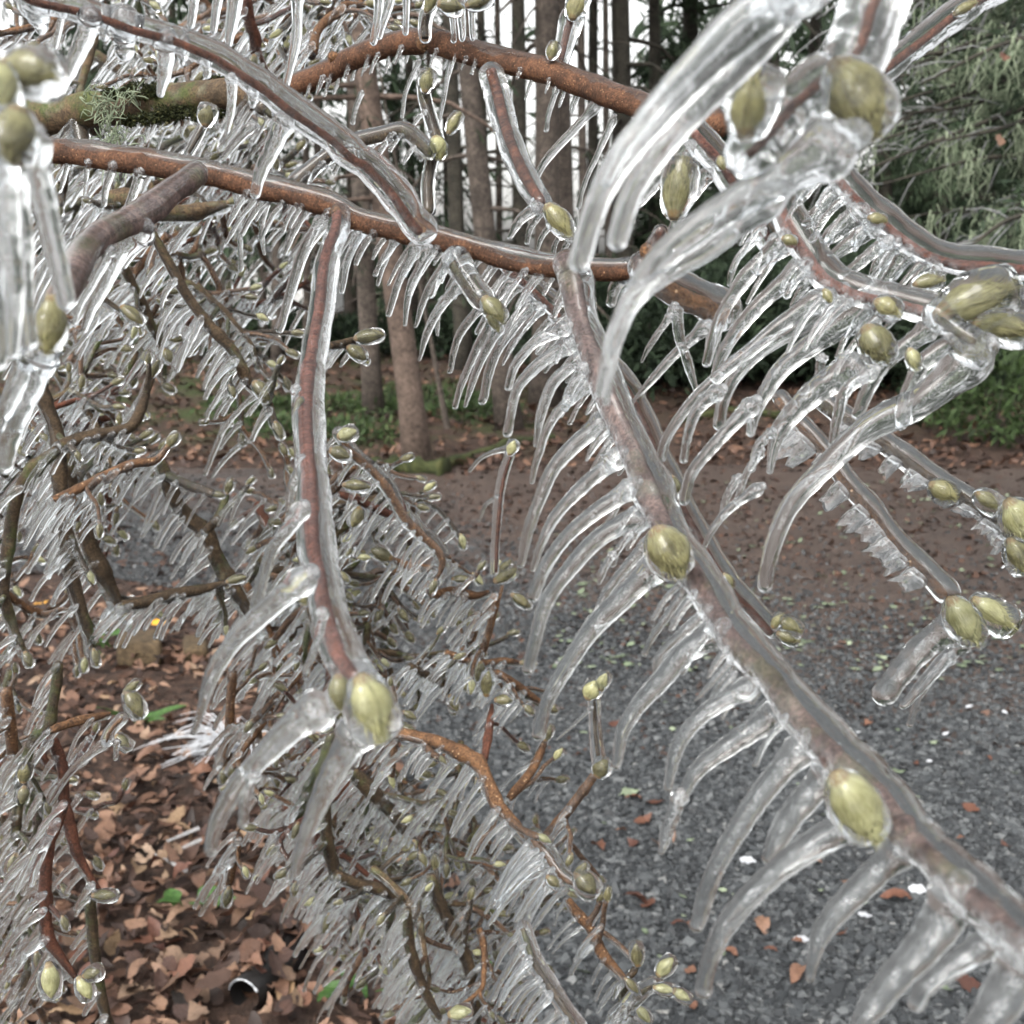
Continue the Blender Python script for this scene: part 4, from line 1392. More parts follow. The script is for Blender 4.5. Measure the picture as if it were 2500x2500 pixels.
# the big brown branch
branch('thickest smooth brown branch with pale dots, crossing from the left edge to the middle',
       c('A', -180, 800, 0, 795, 210, 795, 400, 812, 600, 838, 800, 865, 1000, 900, 1200, 945, 1400, 1000, 1600, 1050, 1760, 1095) + c('B', 150, 1160, 300, 1200, 450, 1232, 600, 1268, 750, 1310, 900, 1350, 1050, 1388, 1200, 1412, 1400, 1428, 1600, 1425, 1690, 1400),
       (0.43, 0.38), (27, 20), (24, 22), 'brown', off=(3, -15), frost=0.8, auto=dict(gap=26, len=(50, 150), w=(12, 20), t=(0.42, 0.93), steep=0.15),
       icicles=[I('B', 45, 26, 175, 1230, 110, 1360, 74, 1530), I('B', 50, 20, 340, 1285, 292, 1390, 262, 1490), I('B', 60, 34, 450, 1310, 372, 1480, 320, 1645),
                I('B', 60, 28, 510, 1345, 432, 1510, 405, 1700), I('B', 65, 32, 620, 1380, 522, 1530, 460, 1710), I('B', 70, 34, 715, 1470, 590, 1610, 520, 1750, 480, 1885),
                I('B', 36, 30, 600, 1560, 578, 1650, 576, 1755),
                I('A', 90, 42, 1690, 1170, 1600, 1300, 1530, 1500, 1466, 1725), I('A', 44, 30, 1860, 1260, 1800, 1420, 1788, 1535),
                I('A', 60, 36, 730, 930, 690, 1040, 640, 1150), I('A', 50, 30, 590, 880, 560, 980, 545, 1070), I('A', 36, 26, 460, 870, 452, 950),
                I('A', 36, 26, 1240, 1010, 1255, 1200, 1262, 1410), I('A', 40, 26, 1390, 1090, 1370, 1200, 1385, 1330), I('A', 34, 22, 350, 880, 320, 990),
                I('B', 90, 60, 1560, 1440, 1510, 1500, 1485, 1585)],
       scars=[c('A', 1020, 935)[0] + (20,), c('A', 1765, 1125)[0] + (16,), c('B', 480, 1200)[0] + (18,)])

# left spur under the brown branch, ending in an iced bud
branch('short thick spur twig bending down left from the brown branch to an olive bud',
       c('A', 1040, 925, 980, 965, 900, 1020, 800, 1100, 700, 1160, 560, 1230, 470, 1310, 420, 1400, 375, 1500, 320, 1580), (0.40, 0.27), (24, 28), (27, 38), 'mauve', off=(-5, -9), frost=0.4,
       icicles=[I('A', 150, 52, 730, 1215, 620, 1330, 540, 1500, 480, 1610, 440, 1730), I('A', 60, 30, 560, 1350, 480, 1500, 420, 1600, 390, 1690)],
       buds=[(c('A', 262, 1690)[0][0], c('A', 262, 1690)[0][1], 95, 135, 72, 10, False, 0.95)])

# the hanging twig left of the middle
branch('russet twig in thick ice hanging down left of the middle to a yellow green bud',
       c('A', 1772, 1120, 1762, 1200, 1725, 1300, 1700, 1400, 1690, 1500, 1680, 1600, 1662, 1700) + c('D', 1638, 120, 1620, 250, 1610, 400, 1612, 550, 1622, 700, 1634, 850, 1640, 1000, 1650, 1150, 1668, 1250, 1690, 1350, 1705, 1450, 1745, 1600, 1800, 1740, 1872, 1840),
       (0.40, 0.37, 0.30, 0.24), (14, 17), (28, 50), 'red_twig', off=(5, 0), frost=1.0, fdir=(1.0, -0.1),
       icicles=[I('D', 90, 56, 1575, 960, 1500, 1070, 1420, 1180, 1375, 1320, 1335, 1490, d=.275), I('D', 150, 66, 1580, 1325, 1450, 1440, 1330, 1540, 1210, 1660, 1110, 1830, 1060, 1990, 1015, 2120, d=.255),
                I('V', 190, 75, 10, 255, -120, 330, -260, 450, -420, 620, -530, 780, -590, 910, -612, 1020, d=.235),
                I('V', 190, 55, 180, 360, 90, 500, -10, 690, -90, 880, -150, 1060, -175, 1150, d=.24),
                I('U', 70, 50, 1330, 610, 1280, 760, 1270, 880, d=.24),
                I('D', 60, 36, 1555, 340, 1552, 500, 1560, 690), I('D', 70, 36, 1580, 720, 1530, 840, 1515, 965), I('D', 34, 24, 1660, 1420, 1640, 1560, 1650, 1640),
                I('D', 60, 36, 1690, 1500, 1660, 1650, 1600, 1800, d=.25)],
       buds=[(828, 1688, 85, 84, 56, 4, False, 0.97), (902, 1722, 72, 146, 104, 24, True, 0.97), (745, 1435, 95, 64, 46, 12, False, 0.99), (733, 990, 90, 40, 22, 6, False, 0.99)])

# the long twig that comes towards the camera at lower right
branch('long mauve twig in thick ice running to the lower right corner with long icicles',
       c('B', 1240, 1400, 1265, 1440, 1290, 1510, 1310, 1650) + c('E', 1378, 130, 1440, 300, 1500, 450, 1570, 600, 1650, 770, 1700, 900, 1750, 1010, 1810, 1160) + c('G', 180, 1270, 270, 1400, 350, 1550, 430, 1650, 560, 1800)
       + c('H', 600, 120, 720, 280, 850, 420, 950, 530, 1180, 735, 1300, 915, 1450, 1060, 1600, 1200, 1800, 1380, 1960, 1520, 2150, 1700),
       (0.375, 0.34, 0.29, 0.235, 0.19), (26, 26), (40, 64), 'mauve', off=(9, -7), frost=1.0, auto=dict(gap=58, len=(50, 150), w=(16, 26), t=(0.03, 0.6)),
       icicles=[I('E', 80, 44, 1215, 15, 1080, 80, 980, 200, 946, 310), I('E', 85, 46, 1250, 100, 1100, 200, 990, 330, 942, 550), I('E', 75, 48, 1300, 180, 1190, 280, 1130, 420, 1090, 612),
                I('E', 66, 44, 1315, 250, 1270, 330, 1244, 422), I('E', 70, 36, 1350, 310, 1200, 450, 1110, 640, 1071, 808),
                I('E', 110, 52, 1460, 480, 1300, 610, 1170, 760, 1090, 950, 1040, 1110, 1012, 1240), I('E', 100, 48, 1520, 680, 1350, 820, 1200, 980, 1120, 1130, 1076, 1265),
                I('E', 105, 62, 1590, 840, 1400, 970, 1230, 1120, 1130, 1260, 1076, 1410), I('E', 115, 66, 1660, 990, 1450, 1080, 1280, 1250, 1150, 1430, 1085, 1640, 1052, 1790),
                I('E', 150, 66, 1740, 1240, 1560, 1400, 1400, 1560, 1290, 1720, 1180, 1900, 1130, 2020, 1107, 2130), I('E', 70, 40, 1660, 1150, 1500, 1330, 1430, 1440, 1390, 1540),
                I('E', 44, 38, 1500, 1180, 1450, 1260, 1424, 1335), I('E', 40, 34, 1570, 1100, 1515, 1180, 1495, 1240),
                I('E', 60, 34, 1880, 1370, 1770, 1520, 1690, 1640, 1662, 1710), I('G', 70, 40, 270, 1490, 120, 1620, 20, 1720, -10, 1830),
                I('G', 150, 68, 340, 1590, 150, 1710, 20, 1860, -90, 1990, -170, 2120, -205, 2290), I('H', 40, 26, 385, 40, 280, 160, 208, 235), I('H', 40, 26, 410, 60, 320, 170, 270, 280),
                I('H', 36, 22, 400, 110, 300, 230, 200, 330, 130, 420),
                I('H', 110, 66, 450, 190, 250, 310, 120, 480, 68, 695), I('H', 150, 82, 620, 320, 420, 450, 220, 600, 140, 760), I('H', 80, 66, 130, 720, 75, 890, 32, 1030, d=.27),
                I('H', 150, 86, 770, 480, 560, 720, 400, 960, 290, 1180, 215, 1415), I('H', 180, 120, 900, 640, 720, 830, 620, 1000, 590, 1060),
                I('H', 190, 84, 1060, 860, 800, 1010, 560, 1200, 380, 1400, 290, 1580, 252, 1760), I('H', 190, 84, 1290, 1020, 1120, 1170, 950, 1340, 855, 1500, 812, 1690),
                I('H', 260, 120, 1590, 1260, 1420, 1500, 1250, 1690, 1100, 1890, 1020, 2050), I('H', 160, 92, 1760, 1500, 1520, 1650, 1410, 1740, 1368, 1825),
                I('H', 300, 170, 1960, 1580, 1840, 1780, 1720, 1960, 1640, 2100)],
       buds=[(1629, 1345, 62, 132, 112, 6, False, 0.95), (2086, 1965, 58, 186, 122, 12, True, 0.93)],
       scars=[c('B', 1255, 1400)[0] + (30,), c('H', 930, 545)[0] + (34,), c('H', 1290, 915)[0] + (34,)])

# twig leaving the brown branch behind the long one
branch('dark twig behind the long mauve twig, running down right to small olive buds',
       c('B', 930, 1400, 1020, 1470, 1120, 1560, 1220, 1660) + c('E', 1560, 310, 1660, 500, 1740, 690, 1810, 820) + c('G', 120, 900, 210, 1060, 300, 1220, 400, 1370, 500, 1480, 600, 1590),
       (0.42, 0.46), (12, 13), (25, 25), 'dark_twig', off=(8, -6), frost=0.6, auto=dict(gap=26, len=(60, 190), w=(14, 24), t=(0.02, 0.5)),
       icicles=[I('B', 60, 34, 820, 1590, 700, 1740, 660, 1850, 640, 1945), I('B', 66, 34, 880, 1660, 780, 1830, 710, 1990, 668, 2130), I('B', 66, 32, 905, 1700, 830, 1830, 770, 1970, 722, 2125), I('B', 90, 48, 1110, 1590, 950, 1740, 870, 1870, 810, 2100)],
       buds=[c('G', 78, 832)[0] + (95, 52, 46, 8), c('G', 375, 1325)[0] + (60, 40, 28, 6), c('G', 700, 1560)[0] + (30, 56, 34, 10), c('G', 690, 1620)[0] + (20, 52, 30, 8), c('G', 640, 1540)[0] + (-50, 40, 26, 6)])

# short shoot with a bud under the brown branch
branch('short olive shoot with a pointed bud hanging under the brown branch amid icicles',
       c('B', 660, 1380, 700, 1450, 760, 1540, 800, 1590), (0.39, 0.385), (13, 14), (36, 30), 'olive', off=(8, -8), quality=2,
       buds=[c('B', 865, 1620)[0] + (52, 74, 46, 8), c('B', 870, 1690)[0] + (60, 50, 22, 3)])

# upper brown branch with the mossy older wood
branch('smooth brown branch arching across the top middle with small icicles beneath',
       c('A', 1450, 500, 1560, 445, 1660, 402, 1780, 350) + c('B', 120, 318, 250, 268, 400, 230, 550, 226, 700, 262, 850, 310, 1000, 345, 1150, 380, 1250, 415, 1400, 468, 1500, 512, 1650, 565, 1800, 640) + c('C', 280, 620, 330, 670),
       (0.58, 0.44), (25, 29), (20, 26), 'brown', off=(0, -13), frost=0.8,
       auto=dict(gap=24, len=(24, 70), w=(9, 14), t=(0.08, 0.72), steep=0.55),
       icicles=[I('B', 60, 34, 1400, 560, 1290, 680, 1160, 820, 1090, 940, 1065, 1085), I('B', 40, 24, 1490, 640, 1420, 800, 1350, 950, 1315, 1085), I('B', 34, 24, 1190, 490, 1160, 590, 1145, 680), I('B', 30, 24, 180, 480, 150, 560, 132, 640), I('B', 30, 20, 470, 340, 410, 480, 390, 610), I('B', 34, 22, 640, 340, 610, 500, 580, 670)],
       buds=[c('B', 1180, 270)[0] + (-70, 40, 28, 6)], scars=[c('B', 515, 235)[0] + (24,), c('A', 1750, 310)[0] + (14,), c('B', 35, 310)[0] + (14,)])
branch('thick mossy limb with lichen tufts at the upper left under the diagonal twig',
       c('A', 120, 625, 200, 610, 400, 590, 600, 578, 800, 545, 1000, 515, 1200, 490, 1400, 500), (0.66, 0.58), (42, 34), None, 'mossy', quality=2,
       auto=dict(gap=60, len=(40, 90), w=(10, 16), t=(0.1, 0.95), steep=0.7), shoots=5)
# twig hanging from the arch to a pale bud
branch('twig in clear ice hanging from the brown arch to a pale green bud',
       c('B', 860, 390, 885, 480, 920, 620, 960, 750, 1010, 870, 1060, 970, 1120, 1060), (0.50, 0.44), (12, 12), (34, 30), 'dark_twig', off=(0, 2), frost=0.5,
       icicles=[I('B', 70, 40, 1090, 1090, 1010, 1150, 955, 1240), I('B', 44, 30, 1100, 1140, 1060, 1200, 1045, 1270), I('B', 40, 26, 1170, 1180, 1120, 1240, 1100, 1310), I('B', 40, 26, 1230, 1220, 1190, 1280, 1180, 1350), I('B', 40, 26, 1270, 1250, 1240, 1310, 1235, 1360)],
       buds=[c('B', 1205, 1150)[0] + (52, 92, 50, 8)])
branch('upright budded twig rising from the brown arch at the top', c('B', 1215, 330, 1235, 250, 1255, 170, 1275, 100), (0.5, 0.5), (11, 10), (22, 30), 'dark_twig', off=(2, 0),
       buds=[c('B', 1305, 30)[0] + (-70, 70, 44, 12)])
branch('bare budded shoot standing on the crest of the brown arch', c('B', 512, 195, 508, 140, 520, 70, 545, 20), (0.52, 0.52), (9, 9), (16, 18), 'olive', buds=[c('B', 545, 10)[0] + (-60, 60, 28, 6)])
branch('olive shoot hanging below the brown arch with budded knots above the diagonal twig',
       c('B', 500, 440, 510, 520, 535, 610, 560, 690, 575, 760, 545, 850, 525, 960, 530, 1100), (0.52, 0.5), (12, 12), (17, 19), 'olive', quality=2, frost=0.3,
       buds=[c('B', 520, 430)[0] + (-80, 52, 34, 8), c('B', 660, 650)[0] + (-60, 56, 26, 7), c('B', 575, 770)[0] + (80, 52, 44, 6, True)], auto=dict(gap=40, len=(30, 60), w=(10, 14), t=(0.2, 0.6)))
branch('grey iced twig reaching left to right behind the diagonal twig toward a pale knot', c('A', 1560, 960, 1650, 880, 1760, 800, 1880, 745) + c('B', 300, 710, 400, 690, 480, 750, 530, 800), (0.5, 0.5), (14, 12), (22, 22), 'olive', off=(0, -4),
       auto=dict(gap=26, len=(40, 80), w=(13, 18), t=(0.1, 0.95)))

# bud twig at the node right of the middle
branch('fuzzy upright bud in clear ice on an orange node right of the middle', c('B', 1640, 1390, 1690, 1330, 1720, 1270, 1745, 1215), (0.37, 0.36), (19, 12), (26, 22), 'dark_twig', frost=0.4,
       buds=[c('B', 1838, 1000)[0] + (-80, 138, 68, 18)], scars=[c('B', 1680, 1320)[0] + (22,)])
branch('thick orange brown end of the main branch passing behind the near icicles', c('B', 1640, 1430, 1720, 1480, 1800, 1530) + c('C', 160, 1570, 250, 1605, 320, 1650), (0.37, 0.38), (30, 28), (42, 52), 'orange', off=(8, -14), frost=0.5,
       icicles=[I('B', 56, 30, 1700, 1480, 1600, 1620, 1500, 1720, 1430, 1790), I('C', 44, 28, 60, 1680, -10, 1780, -40, 1830, -70, 1895), I('C', 70, 50, 110, 1650, 130, 1780, 170, 1900, 215, 2050),
                I('C', 80, 36, 230, 1740, 110, 1850, -20, 1990, -120, 2110), I('C', 40, 30, 290, 1720, 275, 1820, 268, 1900), I('C', 40, 30, 340, 1700, 320, 1830, 315, 1960)])

# right hand twigs
branch('reddish twig in thick ice curving down to the yellow bud cluster at the right edge',
       c('C', 540, 930, 640, 1050, 690, 1160, 750, 1270, 820, 1370, 880, 1450, 960, 1500, 1080, 1550, 1200, 1575, 1330, 1610, 1450, 1640), (0.36, 0.33), (20, 17), (42, 40), 'red_twig', off=(8, -8), frost=1.0, auto=dict(gap=36, len=(80, 210), w=(15, 24), t=(0.03, 0.95)),
       icicles=[I('C', 46, 36, 545, 1230, 440, 1340, 400, 1420, 388, 1490), I('C', 120, 50, 650, 1280, 480, 1450, 350, 1640, 290, 1820, 270, 1900), I('C', 130, 56, 760, 1420, 560, 1580, 420, 1740, 350, 1860, 320, 1985),
                I('C', 110, 50, 880, 1560, 660, 1700, 480, 1850, 330, 1970, 170, 2130, 60, 2290, 32, 2395), I('C', 120, 62, 980, 1540, 780, 1700, 560, 1830, 420, 1970, 350, 2110, 335, 2225),
                I('C', 180, 60, 1160, 1590, 1000, 1690, 800, 1820, 650, 1950, 540, 2120, 500, 2270), I('G', 80, 46, 350, 320, 220, 430, 170, 560, 148, 690), I('G', 90, 56, 530, 380, 310, 610, 190, 760, 150, 905),
                I('G', 60, 46, 872, 150, 868, 200, 862, 250), I('G', 190, 60, 1090, 190, 900, 290, 720, 450, 640, 560, 600, 750), I('G', 60, 40, 620, 540, 540, 620, 505, 740),
                I('G', 50, 36, 440, 780, 380, 880, 345, 985), I('G', 50, 34, 560, 640, 470, 780, 430, 910), I('G', 66, 30, 560, 830, 400, 940, 300, 1060, 240, 1190), I('G', 40, 44, 500, 480, 495, 555)],
       buds=[c('C', 700, 1260)[0] + (20, 36, 28, 4), c('C', 1210, 1610)[0] + (30, 60, 46, 12), c('C', 1660, 1590)[0] + (-22, 180, 96, 34), c('C', 1800, 1710)[0] + (12, 150, 66, 20), c('C', 1150, 1800)[0] + (60, 96, 80, 10), c('C', 1630, 1830)[0] + (25, 80, 60, 12), c('C', 1350, 1880)[0] + (70, 54, 34, 6, True), c('C', 900, 1550)[0] + (60, 36, 24, 5)])
branch('cluster of ribbed ice columns dropping from the yellow bud cluster at the right',
       c('C', 1480, 1650, 1560, 1720, 1660, 1790), (0.325, 0.32), (13, 12), (36, 34), 'olive', frost=0.9,
       icicles=[I('G', 220, 80, 1700, 120, 1420, 370, 1110, 530, 860, 760, 700, 940, 620, 1130, 575, 1350), I('G', 110, 66, 1400, 30, 1200, 190, 1110, 330, 1060, 450), I('G', 130, 70, 1640, 40, 1420, 170, 1330, 330, 1282, 500), I('G', 80, 50, 1150, 220, 1000, 330, 950, 480, 930, 600)])
branch('russet twig in clear ice sweeping from the huge blurred bud to the right edge',
       c('C', 860, 790, 890, 840, 960, 930, 1050, 1040, 1150, 1130, 1260, 1225, 1400, 1320, 1550, 1375, 1700, 1392, 1932, 1410, 2150, 1420), (0.35, 0.34), (14, 17), (36, 40), 'red_twig', off=(6, -9), frost=1.0, auto=dict(gap=34, len=(60, 150), w=(15, 24), t=(0.03, 0.62)),
       icicles=[I('C', 110, 80, 880, 880, 800, 980, 735, 1075), I('C', 120, 80, 960, 1000, 860, 1110, 780, 1195), I('C', 130, 80, 1050, 1130, 950, 1210, 865, 1285), I('C', 110, 70, 1110, 1210, 1000, 1290, 905, 1360), I('C', 90, 60, 1180, 1290, 1080, 1370, 990, 1450),
                I('C', 60, 36, 1200, 1310, 1150, 1400, 1130, 1480), I('C', 120, 60, 1300, 1340, 1230, 1440, 1180, 1490), I('C', 60, 40, 1260, 1280, 1200, 1390, 1170, 1460)],
       buds=[c('C', 1160, 1148)[0] + (10, 44, 28, 5), c('C', 1425, 1480)[0] + (-10, 70, 36, 10)])
branch('russet twig hidden between the largest near icicles with a tiny side bud', c('C', 200, 690, 270, 770, 340, 850, 400, 950, 480, 1060, 540, 1150, 600, 1260), (0.36, 0.37), (14, 13), (40, 34), 'red_twig', frost=0.9, buds=[c('C', 345, 850)[0] + (70, 30, 24, 5)],
       icicles=[I('C', 80, 50, 250, 950, 150, 1090, 60, 1250), I('C', 90, 60, 150, 800, 40, 920, -90, 1060)])
branch('straight brown twig in clear ice slanting to twin pale buds with broken ice',
       c('G', 640, 380, 740, 510, 880, 655, 1000, 830, 1130, 970, 1230, 1100, 1310, 1190, 1420, 1300, 1510, 1395), (0.47, 0.42), (13, 14), (22, 32), 'orange', off=(8, -6), frost=0.5, teeth=(0.12, 0.97, 52, (40, 95), (40, 75)),
       buds=[c('G', 1610, 1530)[0] + (58, 124, 80, 10, True), c('G', 1760, 1490)[0] + (35, 108, 54, 22, True)],
       icicles=[I('G', 160, 130, 1570, 1570, 1420, 1660, 1300, 1790, 1200, 1920), I('G', 80, 60, 1640, 1640, 1500, 1750, 1390, 1880, 1300, 1980), I('G', 50, 34, 1560, 1720, 1440, 1850, 1370, 1960, 1333, 2080)])
branch('dark twig studded with olive buds and broken ice running to the right edge',
       c('G', 800, 340, 870, 395, 1000, 490, 1180, 605, 1300, 690, 1450, 800, 1600, 890, 1750, 995, 1900, 1115, 2050, 1230), (0.47, 0.43), (16, 17), (26, 34), 'olive', off=(6, -5), frost=0.7, teeth=(0.2, 0.95, 50, (30, 70), (34, 62)),
       buds=[c('G', 1500, 855)[0] + (30, 66, 50, 10), c('G', 1735, 905)[0] + (35, 60, 36, 16), c('G', 1905, 1010)[0] + (60, 110, 84, 16, True), c('G', 1900, 1190)[0] + (65, 90, 60, 10)])
branch('dark red brown twig in clear ice at the top right corner', c('C', 1980, -160, 1850, -80, 1700, 0, 1600, 62, 1480, 150, 1350, 250, 1220, 350, 1100, 450), (0.36, 0.33), (10, 11), (34, 34), 'dark_twig', off=(-8, 3), frost=0.9, buds=[c('C', 1615, 48)[0] + (-30, 66, 24, 5)])

# big near ice, out of focus
branch('nearest iced twig at the upper right with a huge blurred bud and thick ice arm',
       c('C', 1200, -120, 1130, 60, 1080, 220, 1010, 340, 880, 420, 700, 580, 590, 710, 500, 800), (0.215, 0.205), (16, 14), (84, 60), 'dark_twig', ice_mat='ice_near', frost=0.5,
       icicles=[I('C', 270, 90, 900, 790, 600, 960, 300, 1140, 60, 1330, -80, 1500, -190, 1700, -250, 1880, -290, 2060, d=.205), I('C', 150, 70, 560, 1080, 300, 1290, 80, 1420, -100, 1560, -190, 1740, -235, 1920, -258, 2110, d=.208)],
       buds=[c('C', 1040, 510)[0] + (62, 190, 150, 22), c('C', 500, 570)[0] + (-80, 150, 88, 34)])
branch('largest blurred glassy icicles slanting from the top edge toward the middle',
       c('C', 1100, -330, 900, -200, 760, -60), (0.19, 0.185), (14, 12), (80, 70), 'dark_twig', ice_mat='ice_near', frost=0.5,
       icicles=[I('C', 330, 110, 800, -160, 560, 60, 330, 270, 90, 510, -80, 700, -230, 900, -330, 1120, -400, 1370, d=.182), I('C', 230, 110, 880, -180, 640, 120, 420, 350, 190, 600, -20, 840, -130, 1020, -200, 1260, d=.187), I('C', 170, 90, 740, -120, 430, 80, 180, 340, -20, 560, -160, 760, -260, 960, d=.178)])
branch('nearest blurred cluster of olive buds and long icicles at the left edge',
       c('A', -200, 300, -60, 340, 0, 380, 30, 500, 60, 640, 70, 760), (0.20, 0.195), (18, 16), (44, 44), 'olive', ice_mat='ice_near', frost=0.5,
       icicles=[I('A', 150, 92, 190, 760, 215, 950, 250, 1150, 300, 1370, 344, 1580, d=.195), I('A', 150, 110, 10, 800, 35, 1050, 55, 1350, 62, 1600, 62, 1850, d=.19), I('A', 120, 90, 90, 900, 120, 1200, 135, 1500, 150, 1790, d=.2),
                I('A', 130, 90, -60, 700, -50, 1100, -20, 1500, -10, 1900, d=.19)],
       buds=[c('A', 150, 375)[0] + (12, 116, 84, 30, False, 0.97), c('A', 10, 440)[0] + (80, 110, 70, 12, True, 0.95), c('A', 70, 690)[0] + (100, 116, 100, 22, False, 0.96)])
branch('blurred ribbed ice mass under the olive bud at the left edge', c('D', 250, 100, 200, 130, 150, 170), (0.27, 0.27), (10, 9), (34, 30), 'olive', frost=0.6,
       icicles=[I('D', 190, 100, 220, 140, 140, 330, 70, 520, 20, 720), I('D', 130, 80, 150, 120, 90, 300, 20, 470, -30, 640), I('D', 110, 60, 250, 130, 190, 280, 130, 420, 90, 520)])

# ------------------------------------------------------------------ middle distance twigs of the shrub
MID = dict(quality=1, ice_mat='ice_mid', core=False)
def mid(label, pts, d, r, mat='olive', gap=30, ln=(70, 160), w=(11, 20), shoots=2, buds=(), icek=1.35, **kw):
    d = (d, d * 1.04) if not isinstance(d, tuple) else d
    if not any(abs(b[0] - pts[-1][0]) + abs(b[1] - pts[-1][1]) < 90 for b in buds):
        (x0, y0), (x1, y1) = pts[-2], pts[-1]
        a = math.atan2(y1 - y0, x1 - x0)
        buds = list(buds) + [(x1 + 18 * math.cos(a), y1 + 18 * math.sin(a), math.degrees(a), rng.uniform(36, 52), rng.uniform(18, 26), 5)]
    kk = icek if icek > 1.5 else 0.95
    return branch(label, pts, d, r, (r[0] * kk, r[1] * kk), mat, auto=dict(gap=gap, len=ln, w=w, **kw), shoots=shoots, buds=buds, off=(1, -3) if icek > 1.5 else (-r[0] * 0.35, r[0] * 0.45), frost=0.5, group='iced magnolia branches behind the nearest twigs', **MID)

mid('stout mossy stem dropping at the far left above the forked side branch', c('D', 200, 150, 210, 280, 240, 390, 285, 500, 312, 620, 312, 760, 330, 900, 350, 1050, 362, 1200, 390, 1330, 425, 1460, 470, 1600, 490, 1690), .72, (17, 15), gap=46)
mid('forked olive branch running right from the stout stem at the left', c('D', 320, 610, 420, 580, 500, 560, 600, 545, 690, 515, 740, 420, 770, 320, 800, 250), .71, (15, 12))
mid('thin olive stem curving down the left edge', c('D', 300, 640, 200, 720, 120, 820, 75, 950, 55, 1100, 32, 1250, 25, 1400, 75, 1570, 130, 1700), .68, (15, 12), gap=40)
mid('orange brown twig rising to the right in the left thicket', c('D', 280, 900, 420, 840, 560, 770, 700, 710, 820, 690, 880, 620), .66, (11, 10), 'orange', w=(13, 19))
mid('dark mossy stem slanting down right in the left thicket', c('D', 335, 660, 380, 850, 430, 1000, 480, 1150, 540, 1270, 600, 1400, 640, 1480), .76, (17, 20), gap=30)
mid('olive cross branch above the pale timber block', c('D', 640, 1455, 780, 1430, 900, 1400, 1050, 1372, 1200, 1330), .75, (14, 11), gap=20, w=(12, 17))
mid('mossy stem slanting down to the thick icicle of the hanging twig', c('D', 840, 690, 870, 770, 920, 900, 1000, 1000, 1080, 1060, 1130, 1180, 1180, 1280, 1240, 1380, 1315, 1500), .78, (14, 20), gap=26)
mid('short forked spur with two blunt tips beside the mossy stem', c('D', 1080, 1060, 1120, 1020, 1160, 960, 1190, 870), .77, (11, 10), gap=40, shoots=1)
mid('olive twig slanting through the thicket just left of the hanging russet twig', c('A', 780, 1180, 830, 1270, 900, 1400, 990, 1560, 1100, 1700, 1230, 1845) + c('D', 1300, 280, 1400, 380, 1445, 500), .62, (10, 13), gap=34, buds=[c('D', 1370, 330)[0] + (50, 60, 36, 6)])
mid('dark stem in the upper left tangle under the brown branch', c('A', 620, 1330, 690, 1480, 760, 1610, 800, 1720, 860, 1830), .8, (11, 11), gap=26)
mid('thin dark twig crossing behind the left near icicles', c('A', 60, 930, 130, 1010, 200, 1120) + c('A', 290, 1400, 420, 1490, 540, 1560, 650, 1640), .7, (9, 9), gap=26, buds=[c('A', 690, 1650)[0] + (40, 70, 30, 6)])
mid('lichen spotted twig under the brown branch on the left', c('A', 560, 1040, 700, 1060, 850, 1100, 1000, 1110, 1120, 1080, 1200, 1060), .75, (26, 16), 'mossy', gap=30, shoots=2)
mid('brown stem at the lower left above its curled budded tip', c('U', 310, 40, 300, 150, 280, 260, 255, 370, 175, 440, 140, 560, 112, 700, 92, 850, 92, 1000, 140, 1060), .62, (13, 11), 'olive', gap=30, buds=[c('U', 215, 1085)[0] + (10, 50, 24, 7), c('U', 130, 620)[0] + (-80, 46, 30, 8), c('U', 65, 1090)[0] + (110, 56, 28, 10), c('U', 120, 730)[0] + (100, 44, 28, 6)])
mid('orange brown spur reaching right to an olive bud over the litter', c('U', 270, 385, 400, 342, 480, 325, 570, 305), .62, (11, 10), 'orange', gap=60, ln=(90, 130), shoots=0, buds=[c('U', 700, 250)[0] + (60, 74, 42, 9), c('U', 690, 170)[0] + (-40, 50, 22, 5), c('U', 640, 450)[0] + (40, 44, 26, 10)])
branch('long smooth icicle hanging from the budded spur over the leaf litter', c('U', 640, 330, 600, 370, 570, 410, 560, 450), (.60, .60), (6, 5), (15, 15), 'orange', icicles=[I('U', 60, 28, 550, 465, 420, 560, 330, 670, 265, 775), I('U', 40, 28, 610, 480, 605, 540)], **MID)
mid('dark stem descending the lower left to a node over the leaf litter', c('U', 280, 440, 330, 580, 340, 760, 370, 900, 410, 1040, 480, 1170, 520, 1230), .64, (13, 11), 'dark_twig', gap=40, ln=(60, 130), buds=[c('U', 545, 1260)[0] + (0, 60, 26, 9)])
mid('red brown stem ending in two pale buds at the lower left', c('U', 345, 770, 300, 870, 265, 960, 245, 1120, 242, 1300, 255, 1470, 320, 1580, 390, 1680), .58, (14, 13), 'dark_twig', gap=30, ln=(90, 170), w=(16, 24), buds=[c('U', 260, 1700)[0] + (85, 84, 46, 10, True), c('U', 440, 1740)[0] + (60, 60, 36, 8, True), c('U', 480, 1670)[0] + (-20, 40, 26, 12)])
mid('slim grey olive stem running down to the lower edge over the litter', c('U', 475, 1260, 490, 1480, 520, 1700, 550, 1850, 600, 1960), .66, (12, 11), 'olive', gap=60, ln=(50, 100), shoots=1)
mid('twin brown stem at the left edge below the middle', c('U', 35, 180, 50, 300, 65, 430, 80, 600), .68, (13, 12), 'orange', gap=34)
mid('dark thin stem at the lower left edge leaning out of the picture', c('U', 100, 1180, 130, 1300, 170, 1420, 190, 1560), .7, (11, 9), 'olive', gap=24, ln=(90, 170))
mid('upright red brown stem standing in front of the white frosted tuft', c('U', 1225, 90, 1212, 220, 1205, 360, 1195, 500, 1180, 590), .85, (11, 10), 'orange', gap=60, ln=(50, 100), shoots=2)
